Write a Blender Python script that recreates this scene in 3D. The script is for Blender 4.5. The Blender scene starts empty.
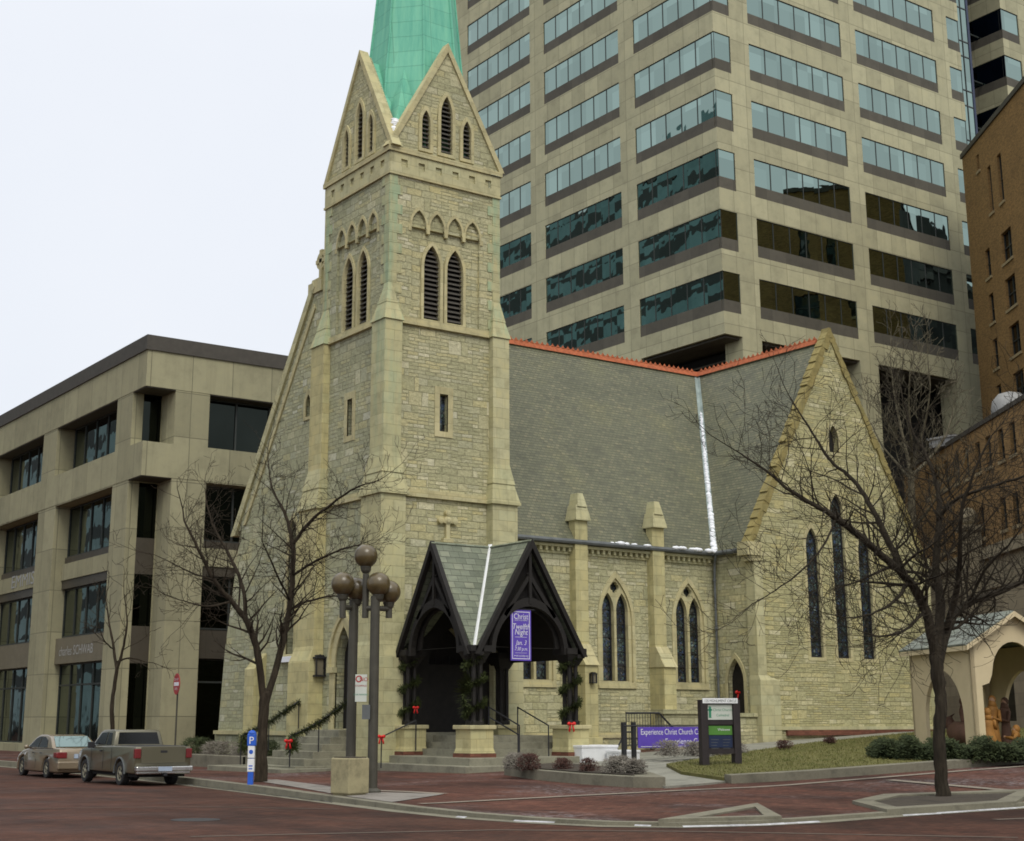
import bpy, bmesh, math, random
from mathutils import Vector, Matrix
from mathutils.geometry import tessellate_polygon
random.seed(7)
SC = bpy.context.scene
COL = SC.collection
PI = math.pi
def clamp(a, b, c): return max(b, min(c, a))

# ------------------------------------------------------------------ camera
H = 1.6
cam_d = bpy.data.cameras.new('camera'); cam = bpy.data.objects.new('camera', cam_d); COL.objects.link(cam)
SC.camera = cam
cam_d.lens = 1460 / 1024 * 36; cam_d.sensor_width = 36; cam_d.sensor_fit = 'HORIZONTAL'
cam_d.shift_x = (512 - 485) / 1024; cam_d.shift_y = -(420.5 - 375) / 1024
cam_d.clip_start = 0.2; cam_d.clip_end = 3000
cam.location = (0, 0, H)
AZ = math.radians(55.3); PT = math.atan(346 / 1460)
cam.rotation_euler = (PI / 2 + PT, 0, AZ - PI / 2)
FH = Vector((math.cos(AZ), math.sin(AZ), 0)); RH = Vector((math.sin(AZ), -math.cos(AZ), 0))
def at(px, py, d):
    """point seen at pixel px,py whose horizontal distance from the camera is d (survey helper)"""
    fc = FH * math.cos(PT) + Vector((0, 0, math.sin(PT))); uc = -FH * math.sin(PT) + Vector((0, 0, math.cos(PT)))
    r = RH * (px - 485) + fc * 1460 + uc * (375 - py)
    return Vector((0, 0, H)) + r * (d / r.dot(FH))

# ------------------------------------------------------------------ ground heights
def road(x, y): return -0.009 * clamp(y - 20, 0, 30) + .046 * clamp(x - 25, 0, 22)
def walk(x, y):
    s = clamp((y - 18) / 15, 0, 1)
    return road(x, y) + .05 + s * (.08 + .02 * clamp(x - 16, 0, 9))

# ------------------------------------------------------------------ mesh builder
class Fr:
    """a vertical plane frame: u along the wall, z up, n out of the wall"""
    def __init__(s, o, U, N): s.o = Vector(o); s.U = Vector(U); s.N = Vector(N)
    def pt(s, u, z, n=0): return s.o + s.U * u + s.N * n + Vector((0, 0, z))
def south(y): return Fr((0, y, 0), (1, 0, 0), (0, -1, 0))
def west(x): return Fr((x, 0, 0), (0, 1, 0), (-1, 0, 0))

class MB:
    def __init__(s): s.v = []; s.f = []; s.m = []
    def add(s, vs, fs, mi=0):
        b = len(s.v); s.v += [Vector(p) for p in vs]
        for f in fs: s.f.append([b + i for i in f]); s.m.append(mi)
    def box(s, x0, x1, y0, y1, z0, z1, mi=0):
        s.add([(x0, y0, z0), (x1, y0, z0), (x1, y1, z0), (x0, y1, z0), (x0, y0, z1), (x1, y0, z1), (x1, y1, z1), (x0, y1, z1)],
              [(0, 3, 2, 1), (4, 5, 6, 7), (0, 1, 5, 4), (1, 2, 6, 5), (2, 3, 7, 6), (3, 0, 4, 7)], mi)
    def fbox(s, fr, u0, u1, z0, z1, n0, n1, mi=0):
        s.add([fr.pt(u, z, n) for n in (n0, n1) for (u, z) in ((u0, z0), (u1, z0), (u1, z1), (u0, z1))],
              [(0, 3, 2, 1), (4, 5, 6, 7), (0, 1, 5, 4), (1, 2, 6, 5), (2, 3, 7, 6), (3, 0, 4, 7)], mi)
    def frustum(s, a, z0, b, z1, mi=0):
        """a, b = (x0,x1,y0,y1) bottom and top rectangles"""
        s.add([(a[0], a[2], z0), (a[1], a[2], z0), (a[1], a[3], z0), (a[0], a[3], z0), (b[0], b[2], z1), (b[1], b[2], z1), (b[1], b[3], z1), (b[0], b[3], z1)],
              [(0, 3, 2, 1), (4, 5, 6, 7), (0, 1, 5, 4), (1, 2, 6, 5), (2, 3, 7, 6), (3, 0, 4, 7)], mi)
    def prism(s, fr, outer, n0, n1, holes=(), mf=0, ms=None, back=True):
        """polygon (u,z) with holes, extruded from n0 (back) to n1 (front)"""
        ms = mf if ms is None else ms
        loops = [list(outer)] + [list(h) for h in holes]
        flat = [p for l in loops for p in l]
        b = len(s.v)
        tris = tessellate_polygon([[Vector((p[0], p[1], 0)) for p in l] for l in loops]) if holes else [tuple(range(len(outer)))]
        s.v += [fr.pt(p[0], p[1], n1) for p in flat]
        for t in tris: s.f.append([b + i for i in t]); s.m.append(mf)
        c = len(s.v); s.v += [fr.pt(p[0], p[1], n0) for p in flat]
        if back:
            for t in tris: s.f.append([c + i for i in reversed(t)]); s.m.append(mf)
        k = 0
        for l in loops:
            n = len(l)
            for i in range(n):
                j = (i + 1) % n
                s.f.append([b + k + i, b + k + j, c + k + j, c + k + i]); s.m.append(ms)
            k += n
    def poly(s, pts, mi=0): s.add(pts, [tuple(range(len(pts)))], mi)
    def slab(s, pts, th, mi=0):
        """closed slab: polygon in space thickened down its normal"""
        pts = [Vector(p) for p in pts]; n = (pts[1] - pts[0]).cross(pts[2] - pts[0]).normalized()
        k = len(pts); s.add(pts + [p - n * th for p in pts], [tuple(range(k)), tuple(reversed(range(k, 2 * k)))] + [(i, k + i, k + (i + 1) % k, (i + 1) % k) for i in range(k)], mi)
    def tube(s, pts, rads, n=8, mi=0, cap=True):
        pts = [Vector(p) for p in pts]
        if not isinstance(rads, (list, tuple)): rads = [rads] * len(pts)
        b = len(s.v); L = len(pts); up = None
        for i, p in enumerate(pts):
            t = (pts[min(i + 1, L - 1)] - pts[max(i - 1, 0)])
            t = t.normalized() if t.length > 1e-9 else Vector((0, 0, 1))
            if up is None: up = Vector((1, 0, 0)) if abs(t.x) < .8 else Vector((0, 1, 0))
            a = (up - t * up.dot(t)); a = a.normalized() if a.length > 1e-6 else t.orthogonal().normalized()
            c = t.cross(a); up = a
            for k in range(n):
                w = 2 * PI * k / n; s.v.append(p + (a * math.cos(w) + c * math.sin(w)) * rads[i])
        for i in range(L - 1):
            for k in range(n):
                k2 = (k + 1) % n
                s.f.append([b + i * n + k, b + i * n + k2, b + (i + 1) * n + k2, b + (i + 1) * n + k]); s.m.append(mi)
        if cap:
            s.f.append([b + k for k in reversed(range(n))]); s.m.append(mi)
            s.f.append([b + (L - 1) * n + k for k in range(n)]); s.m.append(mi)
    def lathe(s, c, prof, n=20, mi=0, ax=None, sy=1.0):
        """profile [(r,z)] about a vertical axis through c (or horizontal axis ax)"""
        c = Vector(c); b = len(s.v)
        Z = Vector(ax).normalized() if ax else Vector((0, 0, 1))
        A = Z.orthogonal().normalized() if ax else Vector((1, 0, 0)); B = Z.cross(A)
        for r, z in prof:
            for k in range(n):
                w = 2 * PI * k / n; s.v.append(c + Z * z + A * r * math.cos(w) + B * r * sy * math.sin(w))
        for i in range(len(prof) - 1):
            for k in range(n):
                k2 = (k + 1) % n
                s.f.append([b + i * n + k, b + i * n + k2, b + (i + 1) * n + k2, b + (i + 1) * n + k]); s.m.append(mi)
        s.f.append([b + k for k in reversed(range(n))]); s.m.append(mi)
        s.f.append([b + (len(prof) - 1) * n + k for k in range(n)]); s.m.append(mi)
    def ball(s, c, r, n=16, mi=0, sx=1, sy=1, sz=1):
        b = len(s.v); c = Vector(c); m = n // 2
        for i in range(1, m):
            t = PI * i / m
            for k in range(n):
                w = 2 * PI * k / n; s.v.append(c + Vector((sx * r * math.sin(t) * math.cos(w), sy * r * math.sin(t) * math.sin(w), sz * r * math.cos(t))))
        top = len(s.v); s.v.append(c + Vector((0, 0, r * sz))); bot = len(s.v); s.v.append(c - Vector((0, 0, r * sz)))
        for i in range(m - 2):
            for k in range(n):
                k2 = (k + 1) % n; s.f.append([b + i * n + k, b + (i + 1) * n + k, b + (i + 1) * n + k2, b + i * n + k2]); s.m.append(mi)
        for k in range(n):
            k2 = (k + 1) % n
            s.f.append([top, b + k, b + k2]); s.m.append(mi)
            s.f.append([bot, b + (m - 2) * n + k2, b + (m - 2) * n + k]); s.m.append(mi)
    def text(s, txt, fr, u, z, n, size, mi=0, sx=1.0, align='CENTER', shear=0, th=0.0):
        cu = bpy.data.curves.new('t', 'FONT'); cu.body = txt; cu.size = size; cu.align_x = align; cu.resolution_u = 3; cu.shear = shear
        ob = bpy.data.objects.new('t', cu); COL.objects.link(ob)
        bpy.context.view_layer.update()
        me = ob.evaluated_get(bpy.context.evaluated_depsgraph_get()).to_mesh()
        s.add([fr.pt(u + v.co.x * sx, z + v.co.y, n) for v in me.vertices], [tuple(p.vertices) for p in me.polygons], mi)
        ob.evaluated_get(bpy.context.evaluated_depsgraph_get()).to_mesh_clear()
        bpy.data.objects.remove(ob); bpy.data.curves.remove(cu)

ORI = {}
def tag(o, label=None, cat=None, group=None, kind=None):
    if label: o['label'] = label
    if cat: o['category'] = cat
    if group: o['group'] = group
    if kind: o['kind'] = kind
    return o
def thing(name, label, cat, loc=(0, 0, 0), group=None, rot=None):
    """Empty at the thing's base; rot given => children are modelled in local coordinates"""
    o = bpy.data.objects.new(name, None); COL.objects.link(o); o.location = loc
    o.empty_display_size = .3
    if rot is not None: o.rotation_euler = (0, 0, rot); ORI[o.name] = Vector((0, 0, 0))
    else: ORI[o.name] = Vector(loc)
    return tag(o, label, cat, group)
def build(name, mb, mats, parent=None, loc=None, smooth=False, label=None, cat=None, group=None, kind=None, fix=True, rot=None, bevel=0, weld=False):
    me = bpy.data.meshes.new(name)
    org = ORI[parent.name] if parent else (Vector(loc) if (loc and rot is None) else Vector((0, 0, 0)))
    me.from_pydata([v - org for v in mb.v], [], mb.f)
    mats = mats if isinstance(mats, (list, tuple)) else [mats]
    for m in mats: me.materials.append(m)
    for p, mi in zip(me.polygons, mb.m): p.material_index = mi
    if fix or weld:
        bm = bmesh.new(); bm.from_mesh(me)
        if weld: bmesh.ops.remove_doubles(bm, verts=bm.verts, dist=.0005)
        bmesh.ops.recalc_face_normals(bm, faces=bm.faces); bm.to_mesh(me); bm.free()
    if smooth:
        for p in me.polygons: p.use_smooth = True
    o = bpy.data.objects.new(name, me); COL.objects.link(o)
    if bevel:
        b = o.modifiers.new('edge', 'BEVEL'); b.width = bevel; b.segments = 2; b.limit_method = 'ANGLE'; b.angle_limit = math.radians(40)
    if parent: o.parent = parent; ORI[o.name] = ORI[parent.name]
    else:
        if loc: o.location = loc
        if rot is not None: o.rotation_euler = (0, 0, rot)
        ORI[o.name] = org
    return tag(o, label, cat, group, kind)
def children(o): return [c for c in bpy.data.objects if c.parent == o]
def copy_tree(o, loc=None, rot=None, parent=None, label=None):
    c = o.copy(); COL.objects.link(c)
    if parent: c.parent = parent
    if loc is not None: c.location = loc
    if rot is not None: c.rotation_euler = (0, 0, rot)
    if label: c['label'] = label
    for ch in children(o):
        k = ch.copy(); COL.objects.link(k); k.parent = c
        for g in children(ch):
            q = g.copy(); COL.objects.link(q); q.parent = k
    return c
def smooth_by(mbobj, ang=40):
    for p in mbobj.data.polygons: p.use_smooth = True
    m = mbobj.modifiers.new('s', 'EDGE_SPLIT'); m.split_angle = math.radians(ang)

# ------------------------------------------------------------------ 2-D shapes
def arch(cx, w, z0, zs, za, n=7):
    h = za - zs; c = (h * h - w * w / 4) / w; c = max(c, 0.0)
    pts = [(cx - w / 2, z0), (cx + w / 2, z0)]
    r = w / 2 + c; a1 = math.asin(min(1, h / r))
    right = [(cx - c + r * math.cos(a1 * i / n), zs + r * math.sin(a1 * i / n)) for i in range(n + 1)]
    right[-1] = (cx, za)
    left = [(2 * cx - p[0], p[1]) for p in reversed(right[:-1])]
    return pts + right + left
def arch_band(cx, wo, wi, z0, zs, zo, zi, n=10):
    o = arch(cx, wo, z0, zs, zo, n); i = arch(cx, wi, z0, zs, zi, n)
    return o[1:] + [o[0], i[0]] + i[:0:-1]
def rect(u0, u1, z0, z1): return [(u0, z0), (u1, z0), (u1, z1), (u0, z1)]
def circ(cx, cz, r, n=12): return [(cx + r * math.cos(2 * PI * i / n), cz + r * math.sin(2 * PI * i / n)) for i in range(n)]
def quatre(cx, cz, r, n=24):
    return [(cx + r * (.78 + .22 * abs(math.cos(2 * a)) ** .5 * 1) * math.cos(a), cz + r * (.78 + .22 * abs(math.cos(2 * a)) ** .5) * math.sin(a)) for a in [2 * PI * i / n for i in range(n)]]

# ------------------------------------------------------------------ materials
def newmat(name):
    m = bpy.data.materials.new(name); m.use_nodes = True; nt = m.node_tree
    return m, nt, nt.nodes['Principled BSDF']
def N(nt, t, **kw):
    n = nt.nodes.new('ShaderNode' + t)
    for k, v in kw.items():
        if k.startswith('i_'):
            key = k[2:]; key = int(key) if key.isdigit() else key.replace('_', ' ')
            n.inputs[key].default_value = v
        else: setattr(n, k, v)
    return n
def L(nt, a, b): nt.links.new(a, b)
def rgba(c): return (c[0], c[1], c[2], 1)
def ramp(nt, src, stops, interp='LINEAR'):
    r = N(nt, 'ValToRGB'); r.color_ramp.interpolation = interp
    e = r.color_ramp.elements
    while len(e) > 1: e.remove(e[0])
    e[0].position = stops[0][0]; e[0].color = rgba(stops[0][1])
    for p, c in stops[1:]:
        k = e.new(p); k.color = rgba(c)
    L(nt, src, r.inputs[0]); return r.outputs[0]
def math_(nt, op, a, b=None, c=None):
    n = N(nt, 'Math', operation=op)
    for i, v in enumerate((a, b, c)):
        if v is None: continue
        if isinstance(v, (int, float)): n.inputs[i].default_value = v
        else: L(nt, v, n.inputs[i])
    return n.outputs[0]
def mix(nt, f, a, b, blend='MIX'):
    n = N(nt, 'Mix', data_type='RGBA', blend_type=blend)
    for s, v in ((n.inputs[0], f), (n.inputs[6], a), (n.inputs[7], b)):
        if isinstance(v, (int, float)): s.default_value = v
        elif isinstance(v, (tuple, list)): s.default_value = rgba(v)
        else: L(nt, v, s)
    return n.outputs[2]
def noise(nt, vec, scale, detail=4, rough=.55, out=0):
    n = N(nt, 'TexNoise', i_Scale=scale, i_Detail=detail, i_Roughness=rough)
    if vec is not None: L(nt, vec, n.inputs['Vector'])
    return n.outputs[out]
def bump(nt, bsdf, h, strength=.5, dist=.02, prev=None):
    b = N(nt, 'Bump', i_Strength=strength, i_Distance=dist); L(nt, h, b.inputs['Height'])
    if prev is not None: L(nt, prev, b.inputs['Normal'])
    L(nt, b.outputs[0], bsdf.inputs['Normal']); return b.outputs[0]
def wall_uv(nt, local=False):
    """(u, z, 0): u runs along the wall whichever way the wall faces"""
    if local:
        tc = N(nt, 'TexCoord'); pos = tc.outputs['Object']; nor = tc.outputs['Normal']
    else:
        g = N(nt, 'NewGeometry'); pos = g.outputs['Position']; nor = g.outputs['True Normal']
    sp = N(nt, 'SeparateXYZ'); L(nt, pos, sp.inputs[0]); sn = N(nt, 'SeparateXYZ'); L(nt, nor, sn.inputs[0])
    f = math_(nt, 'GREATER_THAN', math_(nt, 'ABSOLUTE', sn.outputs[0]), math_(nt, 'ABSOLUTE', sn.outputs[1]))
    mx = N(nt, 'Mix', data_type='FLOAT'); L(nt, f, mx.inputs[0]); L(nt, sp.outputs[0], mx.inputs[2]); L(nt, sp.outputs[1], mx.inputs[3])
    cb = N(nt, 'CombineXYZ'); L(nt, mx.outputs[0], cb.inputs[0]); L(nt, sp.outputs[2], cb.inputs[1])
    return cb.outputs[0], pos, sp.outputs[2], nor
def xy_uv(nt):
    g = N(nt, 'NewGeometry'); return g.outputs['Position']
def brick(nt, vec, w, h, mortar=.01, off=.5, smooth=.1, ofr=2, bias=0.0):
    b = N(nt, 'TexBrick', offset=off, offset_frequency=ofr, squash=1.0)
    b.inputs['Color1'].default_value = (0, 0, 0, 1); b.inputs['Color2'].default_value = (1, 1, 1, 1); b.inputs['Mortar'].default_value = (.5, .5, .5, 1)
    b.inputs['Scale'].default_value = 1; b.inputs['Mortar Size'].default_value = mortar; b.inputs['Mortar Smooth'].default_value = smooth
    b.inputs['Bias'].default_value = bias
    b.inputs['Brick Width'].default_value = w; b.inputs['Row Height'].default_value = h
    L(nt, vec, b.inputs['Vector']); return b.outputs['Color'], b.outputs['Fac']
def vadd(nt, v, off=None, sc=None, w=None):
    n = N(nt, 'VectorMath', operation='MULTIPLY_ADD'); L(nt, v, n.inputs[0]); n.inputs[1].default_value = sc or (1, 1, 1); n.inputs[2].default_value = off or (0, 0, 0)
    return n.outputs[0]
def distort(nt, v, scale, amt):
    n = N(nt, 'TexNoise', i_Scale=scale, i_Detail=2); L(nt, v, n.inputs['Vector'])
    a = N(nt, 'VectorMath', operation='MULTIPLY_ADD'); L(nt, n.outputs[1], a.inputs[0]); a.inputs[1].default_value = (amt, amt, 0); L(nt, v, a.inputs[2]); return a.outputs[0]

def m_flat(name, c, rough=.7, metal=0, spec=.4, var=.12, vs=3.0, bmp=.0, bs=20, coat=0):
    m, nt, b = newmat(name); b.inputs['Roughness'].default_value = rough; b.inputs['Metallic'].default_value = metal
    b.inputs['Specular IOR Level'].default_value = spec
    if coat: b.inputs['Coat Weight'].default_value = coat; b.inputs['Coat Roughness'].default_value = .08
    g = N(nt, 'NewGeometry'); nz = noise(nt, g.outputs['Position'], vs, 5, .6)
    lo = [x * (1 - var) for x in c]; hi = [min(1, x * (1 + var)) for x in c]
    L(nt, ramp(nt, nz, [(.3, lo), (.7, hi)]), b.inputs['Base Color'])
    if bmp: bump(nt, b, noise(nt, g.outputs['Position'], bs, 6, .65), bmp, .01)
    return m

def m_rubble(name, tint=(1, 1, 1), row=.25, wid=.62, dark=1.0, stain=False):
    m, nt, b = newmat(name); b.inputs['Roughness'].default_value = .92; b.inputs['Specular IOR Level'].default_value = .2
    uv, pos, z, nor = wall_uv(nt)
    uvd = distort(nt, uv, 1.6, .07)
    cA, fA = brick(nt, uvd, wid, row, .014, .5, .25)
    cB, fB = brick(nt, vadd(nt, uvd, (.23, 0, 0)), wid * .72, row / 2, .012, .37, .25, 3)
    cC, fC = brick(nt, vadd(nt, uvd, (.11, 0, 0)), wid * 1.3, row * 2, .002, .5, 0)
    cD, fD = brick(nt, vadd(nt, uvd, (.31, 0, 0)), wid * .85, row * 2, .014, .4, .25)
    pick = math_(nt, 'GREATER_THAN', cC, .52); pick2 = math_(nt, 'GREATER_THAN', cC, .9)
    c = mix(nt, pick2, mix(nt, pick, cA, cB), cD); f = mix(nt, pick2, mix(nt, pick, fA, fB), fD)
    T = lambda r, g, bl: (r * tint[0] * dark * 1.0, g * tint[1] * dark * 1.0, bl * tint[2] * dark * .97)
    stone = ramp(nt, c, [(0, T(.41, .395, .25)), (.2, T(.46, .44, .28)), (.42, T(.50, .475, .305)), (.6, T(.475, .46, .32)), (.8, T(.54, .49, .28)), (.9, T(.565, .53, .35)), (1, T(.63, .60, .45))])
    big = noise(nt, pos, .45, 5, .6)
    stone = mix(nt, .6, stone, ramp(nt, big, [(.3, (.74, .76, .72)), (.55, (1.02, 1.01, .95)), (.75, (1.2, 1.15, .92))]), 'MULTIPLY')
    fine = noise(nt, pos, 9, 6, .7)
    stone = mix(nt, .8, stone, ramp(nt, fine, [(.28, (.62, .62, .6)), (.5, (1, 1, 1)), (.75, (1.22, 1.22, 1.2))]), 'MULTIPLY')
    # moss and soot streaks running down from ledges
    st = noise(nt, vadd(nt, uv, (3, 0, 0), (1.6, .12, 1)), 1.0, 5, .65)
    stone = mix(nt, ramp(nt, st, [(.58, (0, 0, 0)), (.82, (.45, .45, .45))]), stone, (.2, .215, .125))
    fac = N(nt, 'RGBToBW'); L(nt, f, fac.inputs[0])
    col = mix(nt, math_(nt, 'MULTIPLY', fac.outputs[0], .6), stone, T(.23, .215, .13))
    if stain: col = green_stain(nt, col, pos, z)
    L(nt, col, b.inputs['Base Color'])
    cb = N(nt, 'RGBToBW'); L(nt, c, cb.inputs[0])
    h = math_(nt, 'ADD', math_(nt, 'MULTIPLY', fac.outputs[0], -1.0), math_(nt, 'ADD', math_(nt, 'MULTIPLY', noise(nt, pos, 7, 7, .72), 1.5), math_(nt, 'MULTIPLY', cb.outputs[0], .35)))
    bump(nt, b, h, .95, .055); return m
def green_stain(nt, col, pos, z):
    """verdigris washed down from the copper spire: strongest high up"""
    zz = N(nt, 'MapRange', i_1=9.0, i_2=17.0); L(nt, z, zz.inputs[0])
    n1 = ramp(nt, noise(nt, vadd(nt, pos, (0, 0, 0), (2.4, 2.4, .35)), 1.3, 4, .6), [(.42, (0, 0, 0)), (.62, (1, 1, 1))])
    return mix(nt, math_(nt, 'MULTIPLY', math_(nt, 'MULTIPLY', zz.outputs[0], n1), .55), col, (.24, .40, .27))
def m_ashlar(name, w=.7, h=.36, tint=(1, 1, 1), stain=False, joint=.009, off=.5):
    m, nt, b = newmat(name); b.inputs['Roughness'].default_value = .88; b.inputs['Specular IOR Level'].default_value = .2
    uv, pos, z, nor = wall_uv(nt)
    c, f = brick(nt, uv, w, h, joint, off, .5)
    T = lambda r, g, bl: (r * tint[0] * .98, g * tint[1] * .99, bl * tint[2] * .98)
    col = ramp(nt, c, [(0, T(.46, .425, .265)), (.35, T(.50, .46, .285)), (.65, T(.525, .48, .295)), (.85, T(.51, .485, .31)), (1, T(.56, .515, .33))])
    col = mix(nt, .75, col, ramp(nt, noise(nt, pos, 2.2, 6, .65), [(.3, (.66, .66, .64)), (.5, (1, 1, 1)), (.75, (1.16, 1.12, 1.0))]), 'MULTIPLY')
    st = noise(nt, vadd(nt, uv, (1, 0, 0), (3.0, .25, 1)), 1.0, 5, .65)
    col = mix(nt, ramp(nt, st, [(.55, (0, 0, 0)), (.8, (.6, .6, .6))]), col, (.19, .19, .12))
    if stain: col = green_stain(nt, col, pos, z)
    col = mix(nt, math_(nt, 'MULTIPLY', f, .42), col, T(.2, .18, .11)); L(nt, col, b.inputs['Base Color'])
    hh = math_(nt, 'ADD', math_(nt, 'MULTIPLY', f, -1), math_(nt, 'MULTIPLY', noise(nt, pos, 14, 5, .7), .5)); bump(nt, b, hh, .6, .015); return m
def m_slate(name, w=.2, h=.115, stops=None, rough=.62):
    m, nt, b = newmat(name); b.inputs['Roughness'].default_value = rough; b.inputs['Specular IOR Level'].default_value = .35
    uv, pos, z, nor = wall_uv(nt)
    uvd = distort(nt, uv, 3.0, .012)
    c, f = brick(nt, uvd, w, h, .012, .5, .3)
    col = ramp(nt, c, stops or [(0, (.10, .102, .065)), (.3, (.122, .125, .077)), (.7, (.135, .138, .085)), (.9, (.148, .146, .09)), (1, (.175, .168, .103))])
    col = mix(nt, .85, col, ramp(nt, noise(nt, pos, .55, 6, .7), [(.3, (.74, .76, .74)), (.5, (1, 1, 1)), (.72, (1.22, 1.18, 1.0))]), 'MULTIPLY')
    col = mix(nt, .8, col, ramp(nt, noise(nt, vadd(nt, uv, (0, 0, 0), (.8, 5, 1)), 1.6, 6, .75), [(.35, (.72, .72, .72)), (.5, (1, 1, 1)), (.7, (1.3, 1.28, 1.2))]), 'MULTIPLY')
    col = mix(nt, math_(nt, 'MULTIPLY', f, .55), col, (.035, .036, .03)); L(nt, col, b.inputs['Base Color'])
    # each course steps out at its lower edge
    sp = N(nt, 'SeparateXYZ'); L(nt, uvd, sp.inputs[0])
    saw = math_(nt, 'FRACT', math_(nt, 'DIVIDE', sp.outputs[1], h))
    hh = math_(nt, 'ADD', math_(nt, 'MULTIPLY', saw, -1), math_(nt, 'ADD', math_(nt, 'MULTIPLY', f, -.3), math_(nt, 'MULTIPLY', c, .7))); bump(nt, b, hh, .8, .025); return m
def m_copper(name):
    m, nt, b = newmat(name); b.inputs['Roughness'].default_value = .72; b.inputs['Specular IOR Level'].default_value = .3
    uv, pos, z, nor = wall_uv(nt)
    c, f = brick(nt, uv, 1.15, .62, .012, .0, .2)
    col = ramp(nt, c, [(0, (.15, .46, .325)), (.5, (.165, .49, .345)), (1, (.18, .52, .365))])
    st = noise(nt, vadd(nt, pos, (0, 0, 0), (3.2, 3.2, .22)), 1.4, 6, .7)
    col = mix(nt, 1, col, ramp(nt, st, [(.3, (.72, .84, .86)), (.5, (1, 1, 1)), (.72, (1.35, 1.13, 1.08))]), 'MULTIPLY')
    col = mix(nt, math_(nt, 'MULTIPLY', f, .45), col, (.05, .17, .12)); L(nt, col, b.inputs['Base Color'])
    bump(nt, b, math_(nt, 'ADD', math_(nt, 'MULTIPLY', f, 1), math_(nt, 'MULTIPLY', noise(nt, pos, 3, 4, .6), .8)), .4, .02); return m
def m_panel(name, w, h, base, off=(0, 0, 0), joint=.012, jc=.45, local=False, var=.12, boff=.0, streak=.25, rough=.8):
    """large stone or precast panels with open joints and rain streaks"""
    m, nt, b = newmat(name); b.inputs['Roughness'].default_value = rough; b.inputs['Specular IOR Level'].default_value = .3
    uv, pos, z, nor = wall_uv(nt, local); uv2 = vadd(nt, uv, off)
    c, f = brick(nt, uv2, w, h, joint, boff, .1)
    lo = [x * (1 - var) for x in base]; hi = [x * (1 + var) for x in base]
    col = ramp(nt, c, [(0, lo), (1, hi)])
    col = mix(nt, .8, col, ramp(nt, noise(nt, pos, 1.1, 7, .7), [(.3, (.78, .78, .77)), (.5, (1, 1, 1)), (.75, (1.12, 1.1, 1.05))]), 'MULTIPLY')
    st = noise(nt, vadd(nt, uv, (7, 0, 0), (1.3, .09, 1)), 1.2, 5, .65)
    col = mix(nt, ramp(nt, st, [(.5, (0, 0, 0)), (.8, (streak,) * 3)]), col, [x * .45 for x in base])
    col = mix(nt, math_(nt, 'MULTIPLY', f, .8), col, [x * jc for x in base]); L(nt, col, b.inputs['Base Color'])
    bump(nt, b, math_(nt, 'MULTIPLY', f, -1), .5, .02); return m
def m_brickwall(name, base, local=True, w=.22, h=.075):
    m, nt, b = newmat(name); b.inputs['Roughness'].default_value = .9
    uv, pos, z, nor = wall_uv(nt, local); c, f = brick(nt, uv, w, h, .008, .5, .1)
    col = ramp(nt, c, [(0, [x * .7 for x in base]), (.5, base), (1, [x * 1.25 for x in base])])
    col = mix(nt, .8, col, ramp(nt, noise(nt, pos, .5, 6, .7), [(.3, (.75, .75, .75)), (.55, (1, 1, 1)), (.75, (1.15, 1.1, 1.05))]), 'MULTIPLY')
    col = mix(nt, math_(nt, 'MULTIPLY', f, .5), col, [x * .6 for x in base]); L(nt, col, b.inputs['Base Color']); bump(nt, b, math_(nt, 'MULTIPLY', f, -1), .5, .01); return m
def m_glass(name, c, rough=.03, wav=.0, ws=.6, dist=.3, pane=None, tilt=.012):
    """coated window glass: a tinted mirror of whatever stands opposite"""
    m, nt, b = newmat(name); b.inputs['Metallic'].default_value = 1; b.inputs['Roughness'].default_value = rough
    g = N(nt, 'NewGeometry'); L(nt, ramp(nt, noise(nt, g.outputs['Position'], .35, 3), [(.3, [x * .85 for x in c]), (.7, [min(1, x * 1.12) for x in c])]), b.inputs['Base Color'])
    nrm = g.outputs['Normal']
    if pane:     # every pane sits a hair out of true, and some have blinds behind
        uv, pos, z, nor = wall_uv(nt)
        cc, ff = brick(nt, vadd(nt, uv, pane[2]), pane[0], pane[1], 0, 0, 0)
        wn = N(nt, 'TexWhiteNoise', noise_dimensions='3D'); L(nt, cc, wn.inputs['Vector'])
        v1 = N(nt, 'VectorMath', operation='SUBTRACT'); L(nt, wn.outputs['Color'], v1.inputs[0]); v1.inputs[1].default_value = (.5, .5, .5)
        v2 = N(nt, 'VectorMath', operation='SCALE'); L(nt, v1.outputs[0], v2.inputs[0]); v2.inputs['Scale'].default_value = tilt
        v3 = N(nt, 'VectorMath', operation='ADD'); L(nt, nrm, v3.inputs[0]); L(nt, v2.outputs[0], v3.inputs[1])
        v4 = N(nt, 'VectorMath', operation='NORMALIZE'); L(nt, v3.outputs[0], v4.inputs[0]); nrm = v4.outputs[0]
        L(nt, ramp(nt, cc, [(0, [x * .86 for x in c]), (.8, c), (1, [min(1, x * 1.15) for x in c])]), b.inputs['Base Color'])
    if wav: bump(nt, b, noise(nt, g.outputs['Position'], ws, 2, .5), wav, dist, nrm)
    elif pane: L(nt, nrm, b.inputs['Normal'])
    return m
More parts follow.
